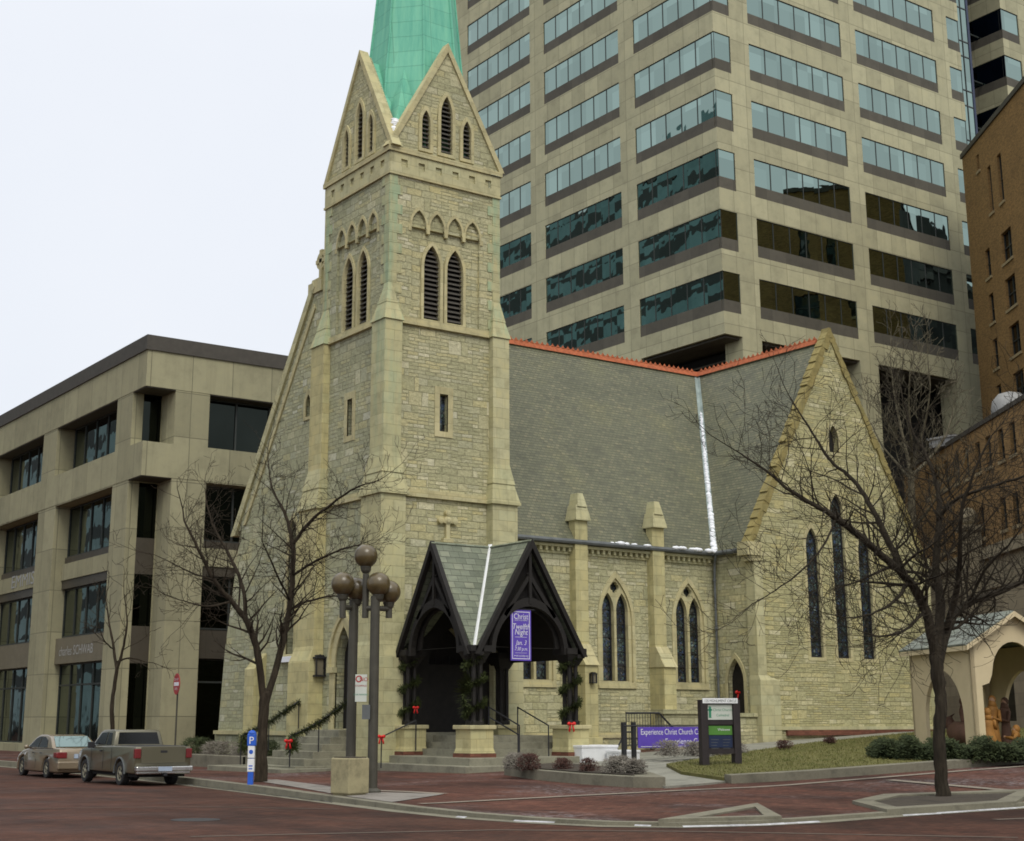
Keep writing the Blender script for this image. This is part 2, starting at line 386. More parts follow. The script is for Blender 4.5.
def m_stained(name):
    m, nt, b = newmat(name); b.inputs['Roughness'].default_value = .18; b.inputs['Specular IOR Level'].default_value = .6
    uv, pos, z, nor = wall_uv(nt)
    v = N(nt, 'TexVoronoi', i_Scale=10, i_Randomness=1.0); L(nt, uv, v.inputs['Vector'])
    e = N(nt, 'TexVoronoi', feature='DISTANCE_TO_EDGE', i_Scale=10, i_Randomness=1.0); L(nt, uv, e.inputs['Vector'])
    col = ramp(nt, v.outputs['Color'], [(0, (.012, .014, .016)), (.3, (.022, .028, .028)), (.45, (.022, .032, .055)), (.6, (.03, .042, .038)), (.75, (.04, .036, .032)), (.87, (.08, .095, .09)), (1, (.035, .06, .085))], 'CONSTANT')
    lead = math_(nt, 'LESS_THAN', e.outputs['Distance'], .055)
    big = ramp(nt, noise(nt, uv, 1.3, 3), [(.4, (.7, .7, .7)), (.58, (2.3, 2.5, 2.5))])
    col = mix(nt, 1, col, big, 'MULTIPLY')
    L(nt, mix(nt, lead, col, (.006, .006, .006)), b.inputs['Base Color']); bump(nt, b, noise(nt, pos, 4, 3), .25, .03); return m
def m_pavers(name, stops, w=.2, h=.1, dust=.3, stains=True):
    m, nt, b = newmat(name); b.inputs['Roughness'].default_value = .85; b.inputs['Specular IOR Level'].default_value = .22
    pos = xy_uv(nt); c, f = brick(nt, pos, w, h, .008, .5, .1)
    col = ramp(nt, c, stops)
    col = mix(nt, .9, col, ramp(nt, noise(nt, pos, .35, 6, .7), [(.3, (.6, .6, .6)), (.5, (1, 1, 1)), (.72, (1.35, 1.3, 1.3))]), 'MULTIPLY')
    col = mix(nt, .8, col, ramp(nt, noise(nt, pos, 3.5, 6, .75), [(.3, (.7, .7, .7)), (.5, (1, 1, 1)), (.7, (1.3, 1.3, 1.3))]), 'MULTIPLY')
    col = mix(nt, math_(nt, 'MULTIPLY', f, .5), col, [x * .6 for x in stops[0][1]])
    if stains:   # worn wheel tracks, damp and oil
        a = ramp(nt, noise(nt, vadd(nt, pos, (0, 0, 0), (.55, .16, 1)), .9, 5, .65), [(.36, (.55, .55, .56)), (.5, (1, 1, 1)), (.68, (1.25, 1.2, 1.15))])
        o_ = ramp(nt, noise(nt, pos, .9, 5, .6), [(.62, (1, 1, 1)), (.7, (.5, .5, .5))])
        q_ = ramp(nt, noise(nt, pos, 11, 3, .8), [(.68, (1, 1, 1)), (.76, (1.9, 1.75, 1.5))])
        col = mix(nt, 1, mix(nt, 1, mix(nt, 1, col, a, 'MULTIPLY'), o_, 'MULTIPLY'), q_, 'MULTIPLY')
    if dust:   # powder snow and salt blown over the paving
        d = math_(nt, 'MULTIPLY', ramp(nt, noise(nt, vadd(nt, pos, (5, 2, 0), (1, .8, 1)), .28, 4, .6), [(.5, (0, 0, 0)), (.68, (1, 1, 1))]), ramp(nt, noise(nt, pos, 7, 6, .8), [(.48, (0, 0, 0)), (.62, (1, 1, 1))]))
        col = mix(nt, math_(nt, 'MULTIPLY', d, dust), col, (.5, .5, .52))
    L(nt, col, b.inputs['Base Color'])
    L(nt, ramp(nt, noise(nt, pos, .5, 4), [(.35, (.7,) * 3), (.65, (.95,) * 3)]), b.inputs['Roughness'])
    bump(nt, b, math_(nt, 'ADD', math_(nt, 'MULTIPLY', f, -1), noise(nt, pos, 20, 4)), .4, .01); return m
def m_concrete(name, c, rough=.85, dirt=.45, sc=1.0):
    m, nt, b = newmat(name); b.inputs['Roughness'].default_value = rough
    pos = xy_uv(nt)
    col = ramp(nt, noise(nt, pos, 1.5 * sc, 7, .7), [(.28, [x * (1 - dirt) for x in c]), (.5, c), (.75, [min(1, x * 1.2) for x in c])])
    col = mix(nt, .6, col, ramp(nt, noise(nt, pos, 25 * sc, 4, .7), [(.3, (.75,) * 3), (.7, (1.2,) * 3)]), 'MULTIPLY')
    L(nt, col, b.inputs['Base Color']); bump(nt, b, noise(nt, pos, 30 * sc, 5, .7), .4, .008); return m
def m_bark(name, c):
    m, nt, b = newmat(name); b.inputs['Roughness'].default_value = .95; b.inputs['Specular IOR Level'].default_value = .15
    pos = xy_uv(nt); s = noise(nt, vadd(nt, pos, (0, 0, 0), (9, 9, 1.6)), 1.6, 6, .7)
    L(nt, ramp(nt, s, [(.3, [x * .45 for x in c]), (.5, c), (.72, [x * 1.7 for x in c])]), b.inputs['Base Color']); bump(nt, b, s, .9, .03); return m
def m_foliage(name, lo, hi, sc=2.0):
    m, nt, b = newmat(name); b.inputs['Roughness'].default_value = .8; b.inputs['Specular IOR Level'].default_value = .2
    pos = xy_uv(nt); L(nt, ramp(nt, noise(nt, pos, sc, 5, .7), [(.3, lo), (.7, hi)]), b.inputs['Base Color']); return m
# ------------------------------------------------------------------ the materials used
M = {}
M['rubble'] = m_rubble('coursed_rubble_limestone')
M['rubble_grey'] = m_rubble('grey_rubble_limestone', (.86, .9, .96), .27, .6)  # greyer, darker copy of the rubble, for west faces and plinths
M['rubble_stain'] = m_rubble('rubble_with_verdigris', stain=True)
M['rubble_fine'] = m_rubble('narrow_coursed_rubble', (1.0, .98, .88), .17, .62)
M['ashlar'] = m_ashlar('dressed_limestone', tint=(.93, .94, .90))
M['coping'] = m_ashlar('lichened_coping', .3, .3, tint=(.56, .50, .33))
M['ashlar_yellow'] = m_ashlar('yellowed_limestone', tint=(.95, .92, .78))
M['ashlar_stain'] = m_ashlar('limestone_with_verdigris', tint=(.92, .93, .86), stain=True)
M['trim'] = m_ashlar('limestone_trim', .5, .5, tint=(.96, .93, .86))
M['slate'] = m_slate('grey_roof_slate')
M['slate_green'] = m_slate('porch_roof_slate', .36, .2, [(0, (.12, .135, .095)), (.4, (.165, .185, .13)), (.8, (.19, .21, .15)), (1, (.23, .24, .17))])
M['copper'] = m_copper('verdigris_copper')
M['redtile'] = m_flat('terracotta_ridge', (.36, .095, .032), .75, var=.3, vs=6)
M['louvre'] = m_flat('weathered_louvre', (.075, .068, .055), .8, var=.25, vs=8)
M['dark'] = m_flat('dark_interior', (.012, .012, .011), .9)
M['darkwood'] = m_flat('dark_stained_timber', (.011, .009, .007), .7, var=.35, vs=5)
M['iron'] = m_flat('black_iron', (.02, .02, .022), .5, var=.2)
M['stained'] = m_stained('leaded_stained_glass')
M['lead'] = m_flat('lead_gutter', (.13, .14, .14), .6, .3, var=.2)
M['snow'] = m_flat('snow', (.82, .84, .88), .85, var=.05, vs=6, bmp=.4, bs=12)
M['flash'] = m_flat('valley_flashing', (.32, .38, .36), .5, .3, var=.25, vs=3)
M['mtpanel'] = m_panel('tan_precast_panel', 1.55, 1.55, (.425, .405, .26), (-63.8 % 1.55 * -0, 0, 0), .022, .5, streak=.3)
M['mtdark'] = m_panel('brown_spandrel', 1.55, 4.2, (.10, .092, .072), (0, 0, 0), .01, .6, streak=.1)
M['mtglass'] = m_glass('tower_mirror_glass', (.265, .355, .315), .015, .10, .5, .12, pane=(1.53, 4.2, (.55, .1, 0)), tilt=.02)
M['mullion'] = m_flat('dark_mullion', (.05, .055, .05), .5, .4)
M['lbpanel'] = m_panel('bank_stone_panel', 2.1, 2.15, (.315, .295, .185), (0, .35, 0), .02, .45, streak=.45)
M['lbcap'] = m_flat('dark_parapet_metal', (.07, .062, .05), .6, .1, var=.15)
M['lbdark'] = m_panel('dark_granite_reveal', 1.2, 2.0, (.07, .06, .045), (0, 0, 0), .01, .6, streak=.1, rough=.45)
M['lbglass'] = m_glass('bank_window_glass', (.10, .135, .12), .02, .10, .6, .15, pane=(1.7, 3, (0, 0, 0)), tilt=.02)
M['lbglass2'] = m_glass('bank_alley_glass', (.022, .026, .022), .04, .1, .5, .15)
M['slush'] = m_flat('dirty_snow', (.40, .40, .41), .8, var=.3, vs=5)
M['greylet'] = m_flat('dull_metal_letters', (.36, .36, .34), .5, var=.1)
M['seam'] = m_concrete('faint_seam', (.10, .075, .055))
M['brownbrick'] = m_brickwall('ochre_brown_brick', (.285, .17, .06))
M['brickstone'] = m_panel('grey_limestone_base', 1.1, .6, (.31, .265, .175), (0, 0, 0), .012, .6, local=True, streak=.4, boff=.5)
M['bwin'] = m_glass('sash_window_glass', (.07, .075, .07), .05, .2)
M['sill'] = m_flat('stone_sill', (.34, .27, .15), .8)
M['farteal'] = m_glass('opposite_tower_glass', (.16, .24, .24), .08, .5, .2, .3)
M['fardark'] = m_panel('opposite_dark_masonry', 2.5, 3.5, (.03, .03, .026), (0, 0, 0), .03, .5)
M['brickpave'] = m_pavers('red_brick_paving', [(0, (.06, .027, .019)), (.5, (.086, .034, .023)), (1, (.112, .05, .034))], dust=.35)
M['road'] = m_pavers('brown_brick_street', [(0, (.046, .019, .0115)), (.5, (.06, .024, .014)), (1, (.08, .034, .021))], .2, .1, dust=.0)
M['kerb'] = m_concrete('kerb_concrete', (.175, .162, .115))
M['band'] = m_concrete('pale_paving_band', (.23, .195, .15))
M['kerb2'] = m_concrete('salted_pavement', (.22, .20, .175))
M['path'] = m_concrete('concrete_path', (.24, .235, .19))
M['steps'] = m_concrete('worn_step_stone', (.22, .21, .15), dirt=.5)
M['planter'] = m_concrete('aggregate_planter', (.30, .265, .15), sc=2.5)
M['soil'] = m_concrete('mulch_soil', (.045, .034, .022))
M['lawn'] = m_foliage('winter_lawn', (.085, .085, .025), (.15, .135, .05), 2.5)
M['blade'] = m_foliage('grass_blade', (.07, .09, .02), (.21, .19, .07), 1.2)
M['bark'] = m_bark('tree_bark', (.036, .028, .019))
M['bark2'] = m_bark('dark_tree_bark', (.032, .026, .018))
M['bark3'] = m_bark('pale_tree_bark', (.12, .105, .07))
M['hedge'] = m_foliage('evergreen_hedge', (.018, .028, .012), (.06, .075, .028), 5)
M['drybush'] = m_foliage('dry_seedhead_shrub', (.10, .085, .07), (.24, .22, .18), 5)
M['redbush'] = m_foliage('dried_red_shrub', (.04, .018, .014), (.085, .04, .03), 6)
M['garland'] = m_foliage('fir_garland', (.018, .026, .008), (.07, .085, .025), 6)
M['ribbon'] = m_flat('red_ribbon', (.62, .018, .015), .45, var=.15)
M['white'] = m_flat('white_paint', (.72, .73, .73), .6, var=.06)
M['redbrick'] = m_brickwall('red_brick_footing', (.16, .06, .035), False)
M['bronze'] = m_flat('bronze_lamp_post', (.06, .056, .042), .55, .1, var=.2)
M['globe'] = m_flat('amber_grey_globe', (.085, .062, .026), .3, 0, .5, var=.35, vs=4, coat=.15)
M['purple'] = m_flat('purple_vinyl', (.105, .06, .40), .55, var=.08)
M['letter'] = m_flat('white_lettering', (.72, .72, .75), .6, var=.03)
M['signwood'] = m_flat('dark_brown_sign_frame', (.022, .016, .016), .55, var=.25)
M['signwhite'] = m_flat('sign_white_panel', (.5, .53, .47), .5, var=.05)
M['signgreen'] = m_flat('sign_green_panel', (.07, .20, .03), .5, var=.1)
M['signblue'] = m_flat('sign_navy_panel', (.012, .022, .06), .3, var=.15)
M['blue'] = m_flat('meter_blue', (.02, .10, .50), .45, var=.1)
M['signred'] = m_flat('traffic_red', (.35, .02, .02), .5, var=.1)
M['signgr2'] = m_flat('traffic_green', (.03, .22, .12), .5, var=.1)
M['galv'] = m_flat('galvanised_steel', (.25, .25, .24), .45, .6, var=.15)
M['shed'] = m_flat('cream_painted_board', (.54, .45, .28), .75, var=.08, vs=1.5)
M['shedroof'] = m_slate('shed_roof_shingle', .3, .14, [(0, (.14, .16, .14)), (1, (.23, .25, .22))])
M['statue'] = m_flat('orange_lit_plaster_robe', (.30, .14, .03), .7, var=.3, vs=3)  # orange light on the figures is put into this robe colour
M['statue2'] = m_flat('brown_plaster_robe', (.10, .05, .03), .75, var=.3, vs=3)
M['skin'] = m_flat('painted_plaster_skin', (.38, .22, .13), .6)
M['tyre'] = m_flat('tyre_rubber', (.022, .022, .022), .85)
M['chrome'] = m_flat('chrome', (.55, .55, .53), .2, .9)
M['alloy'] = m_flat('dusty_wheel_rim', (.30, .28, .20), .45, .5)
M['champagne'] = m_flat('champagne_car_paint', (.215, .168, .108), .33, .35, .5, var=.06, vs=1.5, coat=.7)
M['pewter'] = m_flat('pewter_truck_paint', (.125, .115, .072), .36, .35, .5, var=.06, vs=1.5, coat=.6)
M['carglass'] = m_flat('tinted_car_glass', (.008, .009, .009), .12, 0, .35, var=.1)
M['carglass2'] = m_glass('bright_rear_glass', (.2, .27, .26), .05)
M['tail'] = m_flat('red_lamp_lens', (.16, .008, .008), .2, 0, .7, var=.2)
M['plate'] = m_flat('licence_plate', (.35, .42, .52), .5)
M['pump'] = m_flat('roof_tank_grey', (.28, .28, .27), .6)

# ------------------------------------------------------------------ daylight: a bright overcast winter sky
w = bpy.data.worlds.new('World'); SC.world = w; w.use_nodes = True; nt = w.node_tree
bg = nt.nodes['Background']; bg.inputs['Strength'].default_value = .1
SUN_EL, SUN_AZ = math.radians(48), math.radians(-108)          # azimuth measured from +X
sky = N(nt, 'TexSky', sky_type='NISHITA', sun_disc=False, sun_elevation=SUN_EL, sun_rotation=PI / 2 - SUN_AZ, air_density=1.6, dust_density=5.0, ozone_density=1.0)
tc = N(nt, 'TexCoord'); sp = N(nt, 'SeparateXYZ'); L(nt, tc.outputs['Generated'], sp.inputs[0])
cl = ramp(nt, sp.outputs[2], [(0, (.80, .84, .91)), (.45, (.83, .865, .93)), (1, (1.0, 1.0, 1.0))])
nz = noise(nt, tc.outputs['Generated'], 1.6, 5, .6)
cl = mix(nt, 1, cl, ramp(nt, nz, [(.3, (.95, .96, .975)), (.7, (1.03, 1.02, 1.01))]), 'MULTIPLY')
sc_ = N(nt, 'VectorMath', operation='SCALE'); L(nt, cl, sc_.inputs[0]); gain = N(nt, 'MapRange', i_1=.45, i_2=1.0, i_3=10.9, i_4=17.5)
L(nt, sp.outputs[2], gain.inputs[0]); L(nt, gain.outputs[0], sc_.inputs['Scale'])
mx = N(nt, 'Mix', data_type='RGBA', clamp_result=False, clamp_factor=True); mx.inputs[0].default_value = .93
L(nt, sky.outputs[0], mx.inputs[6]); L(nt, sc_.outputs[0], mx.inputs[7]); L(nt, mx.outputs[2], bg.inputs[0])
sd = bpy.data.lights.new('sun', 'SUN'); sun = bpy.data.objects.new('sun', sd); COL.objects.link(sun)
sd.energy = 1.5; sd.angle = math.radians(28); sd.color = (1, .96, .86)
sv = Vector((math.cos(SUN_AZ) * math.cos(SUN_EL), math.sin(SUN_AZ) * math.cos(SUN_EL), math.sin(SUN_EL)))
sun.rotation_euler = sv.to_track_quat('Z', 'Y').to_euler(); sun.location = sv * 200
SC.view_settings.view_transform = 'Standard'; SC.view_settings.look = 'None'; SC.view_settings.exposure = 0; SC.view_settings.gamma = 1
SC.render.engine = 'CYCLES'; SC.cycles.filter_width = 1.75
SC.cycles.max_bounces = 6; SC.cycles.diffuse_bounces = 3; SC.cycles.glossy_bounces = 4

# ------------------------------------------------------------------ the ground
def sheet(name, poly, zfn, m, dz=0, step=1.6, skirt=0, **kw):
    bm = bmesh.new()
    vs = [bm.verts.new((p[0], p[1], 0)) for p in poly]
    for t in tessellate_polygon([[Vector((p[0], p[1], 0)) for p in poly]]): bm.faces.new([vs[i] for i in t])
    xs = [p[0] for p in poly]; ys = [p[1] for p in poly]
    for ax, lo, hi in ((0, min(xs), max(xs)), (1, min(ys), max(ys))):
        k = math.floor(lo / step) + 1
        while k * step < hi:
            co = (k * step, 0, 0) if ax == 0 else (0, k * step, 0); no = (1, 0, 0) if ax == 0 else (0, 1, 0)
            bmesh.ops.bisect_plane(bm, geom=bm.verts[:] + bm.edges[:] + bm.faces[:], plane_co=co, plane_no=no); k += 1
    for v in bm.verts: v.co.z = zfn(v.co.x, v.co.y) + dz
    for f in bm.faces:
        if f.normal.z < 0: f.normal_flip()
    if skirt:
        be = [e for e in bm.edges if len(e.link_faces) == 1]
        r = bmesh.ops.extrude_edge_only(bm, edges=be)
        for v in r['geom']:
            if isinstance(v, bmesh.types.BMVert): v.co.z -= skirt
    me = bpy.data.meshes.new(name); bm.to_mesh(me); bm.free(); me.materials.append(m)
    o = bpy.data.objects.new(name, me); COL.objects.link(o)
    return tag(o, kw.get('label'), kw.get('cat'), kw.get('group'), kw.get('kind', 'structure'))
def offset(line, d):
    out = []
    for i, p in enumerate(line):
        a = Vector(line[max(i - 1, 0)]); b = Vector(line[min(i + 1, len(line) - 1)]); t = (b - a).normalized()
        out.append((p[0] - t.y * d, p[1] + t.x * d))
    return out
def strip(line, d0, d1): return offset(line, d0) + list(reversed(offset(line, d1)))
def dense(line, step=1.0):
    out = []
    for a, b in zip(line, line[1:]):
        n = max(1, int((Vector(b) - Vector(a)).length / step))
        for i in range(n): out.append(tuple(Vector(a).lerp(Vector(b), i / n)))
    return out + [tuple(line[-1])]

g = MB()
xs = [-900, -500, -250, -120, -60, -30] + [i * 2.5 - 10 for i in range(38)] + [120, 200, 400, 900]
ys = [-900, -500, -200, -80, -30] + [i * 2.5 - 10 for i in range(46)] + [150, 250, 500, 900]
g.v = [Vector((x, y, road(x, y))) for y in ys for x in xs]
nx = len(xs)
for j in range(len(ys) - 1):
    for i in range(nx - 1):
        g.f.append([j * nx + i, j * nx + i + 1, (j + 1) * nx + i + 1, (j + 1) * nx + i]); g.m.append(0)
build('street', g, M['road'], kind='structure', fix=False)

KERB = [(20.0, 140), (19.8, 75), (19.6, 60), (19.2, 50), (17.99, 41.4), (16.71, 33.9), (15.62, 27.9), (14.95, 24.2), (14.68, 21.6), (14.75, 19.9), (15.2, 18.6), (16.0, 17.8), (17.2, 17.45), (18.4, 17.42), (21.1, 17.75), (25.0, 18.03), (32, 18.1), (45, 17.5), (75, 14)]
plaza = offset(KERB, .0) + [(120, 14), (120, 140)]
sheet('pavement', offset(KERB, .1) + [(120, 14), (120, 140)], walk, M['brickpave'], dz=0, skirt=0)
sheet('kerb', strip(dense(KERB, 1.2), .0, .26), walk, M['kerb'], dz=.008, skirt=.3)
sheet('gutter', strip(dense(KERB, 1.2), -.35, -.001), road, M['kerb'], dz=.006)
# pale paving around the street furniture and bands through the brick
def band(pts, wd=.3, z=.014, m='band'): return sheet('paving_band', strip(dense(pts), -wd / 2, wd / 2), walk, M[m], dz=z)
band([(15.6, 24.7), (19.1, 24.9), (22.6, 25.0), (24.6, 24.9), (31, 24.0), (40, 22.3)], .26)
band([(17.3, 31.2), (17.85, 28.8), (17.95, 27.5)], .3)
band([(27.9, 23.7), (27.3, 21.0), (26.7, 18.4)], .28, .018)
sheet('paving_band', [(15.95, 28.0), (18.3, 37.6), (18.9, 37.3), (17.2, 29.6), (17.9, 27.4), (16.3, 26.2), (15.5, 25.6)], walk, M['kerb2'], dz=.012)
# worn stripes and a cover in the carriageway
sheet('street_seam', strip(dense([(8.5, 30.5), (12.6, 28.3), (14.3, 25.6)]), -.05, .05), road, M['seam'], dz=.006)
sheet('street_stripe', strip(dense([(8.9, 20.2), (13.2, 18.8), (15.5, 16.8), (18.4, 13.4)]), -.07, .07), road, M['seam'], dz=.006)
sheet('street_stripe', strip(dense([(21.4, 16.0), (27, 15.4)]), -.1, .1), road, M['seam'], dz=.006)
mh = MB(); mh.lathe((10.7, 24.1, road(10.7, 24.1)), [(.42, -.01), (.42, .006), (.36, .008), (.02, .008)], 24)
build('manhole_cover', mh, M['iron'], label='dark iron cover set in the brown street near the lower edge', cat='manhole cover')

# raised planting bed in front of the porch, with its concrete rim
BED = [(23.9, 33.6), (23.0, 31.0), (22.6, 28.6), (22.55, 26.6), (23.0, 26.0), (24.2, 27.8), (25.4, 30.2), (25.9, 33.6)]
sheet('bed_rim', BED, walk, M['kerb'], dz=.24, skirt=.4)
sheet('bed_soil', [(24.1, 33.3), (23.3, 31.0), (22.95, 28.8), (22.95, 27.0), (24.0, 28.4), (25.1, 30.4), (25.6, 33.3)], walk, M['soil'], dz=.262)
# paths and lawn
sheet('path', [(22.9, 25.9), (25.3, 26.45), (26.5, 29.0), (28.3, 31.7), (32, 33.3), (33.5, 37.2), (33.0, 40.6), (27, 40.6), (26.0, 33.6)], walk, M['path'], dz=.05, skirt=.2)
sheet('path', [(28.5, 33.0), (32, 33.6), (38.0, 36.0), (45, 37.2), (60, 36.5), (60, 38.9), (39.6, 38.9), (33, 38.5), (28.2, 34.6)], walk, M['path'], dz=.06, skirt=.15)
LAWN = [(25.35, 26.6), (27.2, 25.9), (30.3, 25.35), (34.3, 24.6), (40, 23.2), (60, 20), (60, 36.0), (45, 36.7), (38.0, 35.5), (32, 33.2), (28.0, 31.6), (26.2, 29.0)]
sheet('lawn', LAWN, walk, M['lawn'], dz=.13, skirt=.2)
sheet('lawn_kerb', strip(dense([(25.3, 26.35), (27.2, 25.65), (30.3, 25.1), (34.3, 24.35), (40, 22.95), (60, 19.7)]), -.18, .24), walk, M['kerb'], dz=.2, skirt=.35)
gb = MB(); rnd = random.Random(3)
lx = [p[0] for p in LAWN]; 
def inpoly(x, y, P):
    c = False; j = len(P) - 1
    for i in range(len(P)):
        if (P[i][1] > y) != (P[j][1] > y) and x < (P[j][0] - P[i][0]) * (y - P[i][1]) / (P[j][1] - P[i][1]) + P[i][0]: c = not c
        j = i
    return c
for _ in range(60000):
    x = rnd.uniform(25, 48); y = rnd.uniform(23, 37)
    if not inpoly(x, y, LAWN): continue
    z = walk(x, y) + .125; a = rnd.uniform(0, 6.28); hh = rnd.uniform(.02, .075); ww = rnd.uniform(.006, .014)
    dx, dy = math.cos(a) * ww, math.sin(a) * ww; lx_, ly_ = rnd.uniform(-.05, .05), rnd.uniform(-.05, .05)
    gb.add([(x - dx, y - dy, z), (x + dx, y + dy, z), (x + lx_, y + ly_, z + hh)], [(0, 1, 2)])
build('grass', gb, M['blade'], kind='stuff', fix=False, label='short faded winter grass on the church lawn', cat='grass')

# tree pits by the kerb: concrete border round bare soil
def pit(name, outer, inner, m, label, cat='planter'):
    t = thing(name, label, cat, (sum(p[0] for p in outer) / len(outer), sum(p[1] for p in outer) / len(outer), 0))
    b = MB(); n = len(outer)
    for i in range(n):
        j = (i + 1) % n; o0, o1, i0, i1 = outer[i], outer[j], inner[i], inner[j]
        z = [walk(*p) for p in (o0, o1, i1, i0)]
        top = [(p[0], p[1], walk(*p) + .06) for p in (o0, o1, i1, i0)]
        b.add(top + [(p[0], p[1], -.3) for p in (o0, o1, i1, i0)], [(0, 1, 2, 3), (0, 4, 5, 1), (2, 6, 7, 3)])
    o = build('rim', b, M['kerb'], t, bevel=0)
    f = MB(); f.poly([(p[0], p[1], walk(*p) + .03) for p in inner]); build('bed', f, m, t)
    return t
pit('tree_pit', [(20.75, 17.72), (24.8, 18.04), (27.3, 19.3), (24.4, 20.9), (22.1, 19.7)], [(21.5, 18.15), (24.7, 18.4), (26.6, 19.3), (24.4, 20.45), (22.4, 19.45)], M['soil'], 'low concrete edged bed of bare soil around the foot of the big bare tree')
pit('planter_bed', [(15.75, 18.0), (17.9, 17.45), (20.1, 20.2)], [(16.6, 18.05), (17.85, 17.8), (19.3, 19.45)], M['brickpave'], 'three cornered concrete rim filled with brick at the bend of the kerb')
for pts, lb in (([(21.9, 17.56), (23.4, 17.7), (25.2, 17.8), (28, 17.9)], 'a'), ([(20.9, 17.5), (21.9, 17.5)], 'a'), ([(14.5, 21.8), (14.62, 20), (15.6, 18.0)], 'b'), ([(15.9, 17.6), (17.2, 17.2), (18.5, 17.2)], 'c'), ([(15.5, 28.0), (16.55, 33.9), (17.8, 41.3), (18.6, 46)], 'd')):
    s = MB(); r = random.Random(hash(lb) % 7 + len(pts)); P = dense(pts, .25)
    for i in range(len(P) - 1):
        if lb in 'b' and r.random() < .7: continue
        x0, y0 = P[i]; x1, y1 = P[i + 1]; w0 = r.uniform(.006, .04)
        t = Vector((x1 - x0, y1 - y0)).normalized(); nx_, ny_ = -t.y * w0, t.x * w0; z = road(x0, y0) + .008
        s.add([(x0 - nx_, y0 - ny_, z), (x1 - nx_, y1 - ny_, z), (x1 + nx_, y1 + ny_, z + .02), (x0 + nx_, y0 + ny_, z + .02)], [(0, 1, 2, 3)])
    build('snow', s, M['slush'], kind='stuff', fix=False, label='thin line of dirty snow left along the kerb', cat='snow')
# ------------------------------------------------------------------ THE CHURCH
CH = thing('stone_church', 'pale limestone Gothic church with green copper spire and slate roofs behind the bare trees', 'church', (35, 46, 1))
def sub(name, mb, m, par, **kw): return build(name, mb, m, par, **kw)

def lancet_window(fr, cx, w, z0, zs, za, kind, depth=.22, fw=.14, frame_m='trim', proud=.03, parent=None, name=None):
    """returns the hole polygon; builds window (glass or dark backing) with a stone surround and louvres as sub-parts"""
    hole = arch(cx, w, z0, zs, za)
    b = MB(); b.poly([fr.pt(p[0], p[1], -depth) for p in hole])
    nm = name or ('belfry_opening' if kind == 'louvre' else 'window')
    o = build(nm, b, M['dark'] if kind in ('louvre', 'dark') else M['stained'], parent or CH)
    out = arch(cx, w + 2 * fw, z0 - fw * .0 - .002, zs, za + fw * 1.35)
    f = MB(); f.prism(fr, arch(cx, w + 2 * fw, z0 - fw, zs, za + fw * 1.4), -.06, proud, [arch(cx, w - .01, z0, zs, za - .006)]); build('surround', f, M[frame_m], o)
    if kind == 'louvre':
        l = MB(); z = z0 + .08; st = .17
        while z < za - .12:
            # half width of the arch at this height
            pts = [p for p in hole]; hw = w / 2
            if z > zs:
                h = za - zs; c = max((h * h - w * w / 4) / w, 0); r = w / 2 + c; hw = max(.03, math.sqrt(max(r * r - (z - zs + .06) ** 2, 0)) - c)
            l.add([fr.pt(cx - hw, z, -.04), fr.pt(cx + hw, z, -.04), fr.pt(cx + hw, z + .11, -.17), fr.pt(cx - hw, z + .11, -.17),
                   fr.pt(cx - hw, z + .03, -.04), fr.pt(cx + hw, z + .03, -.04), fr.pt(cx + hw, z + .14, -.17), fr.pt(cx - hw, z + .14, -.17)],
                  [(0, 1, 2, 3), (4, 7, 6, 5), (0, 4, 5, 1), (2, 6, 7, 3)])
            z += st
        build('louvre_slats', l, M['louvre'], o)
    elif kind == 'glass':
        l = MB(); z = z0 + .62
        while z < za - .3: l.fbox(fr, cx - w / 2, cx + w / 2, z, z + .025, -depth, -depth + .03); z += .62
        l.prism(fr, arch(cx, w, z0, zs, za - .004), -depth - .01, -depth + .05, [arch(cx, w - .1, z0 + .06, zs, za - .1)])
        build('leading', l, M['iron'], o)
    return hole

TX0, TX1, TY0, TY1 = 24.4, 29.0, 41.0, 45.6
S = south(TY0); W = west(TX0)
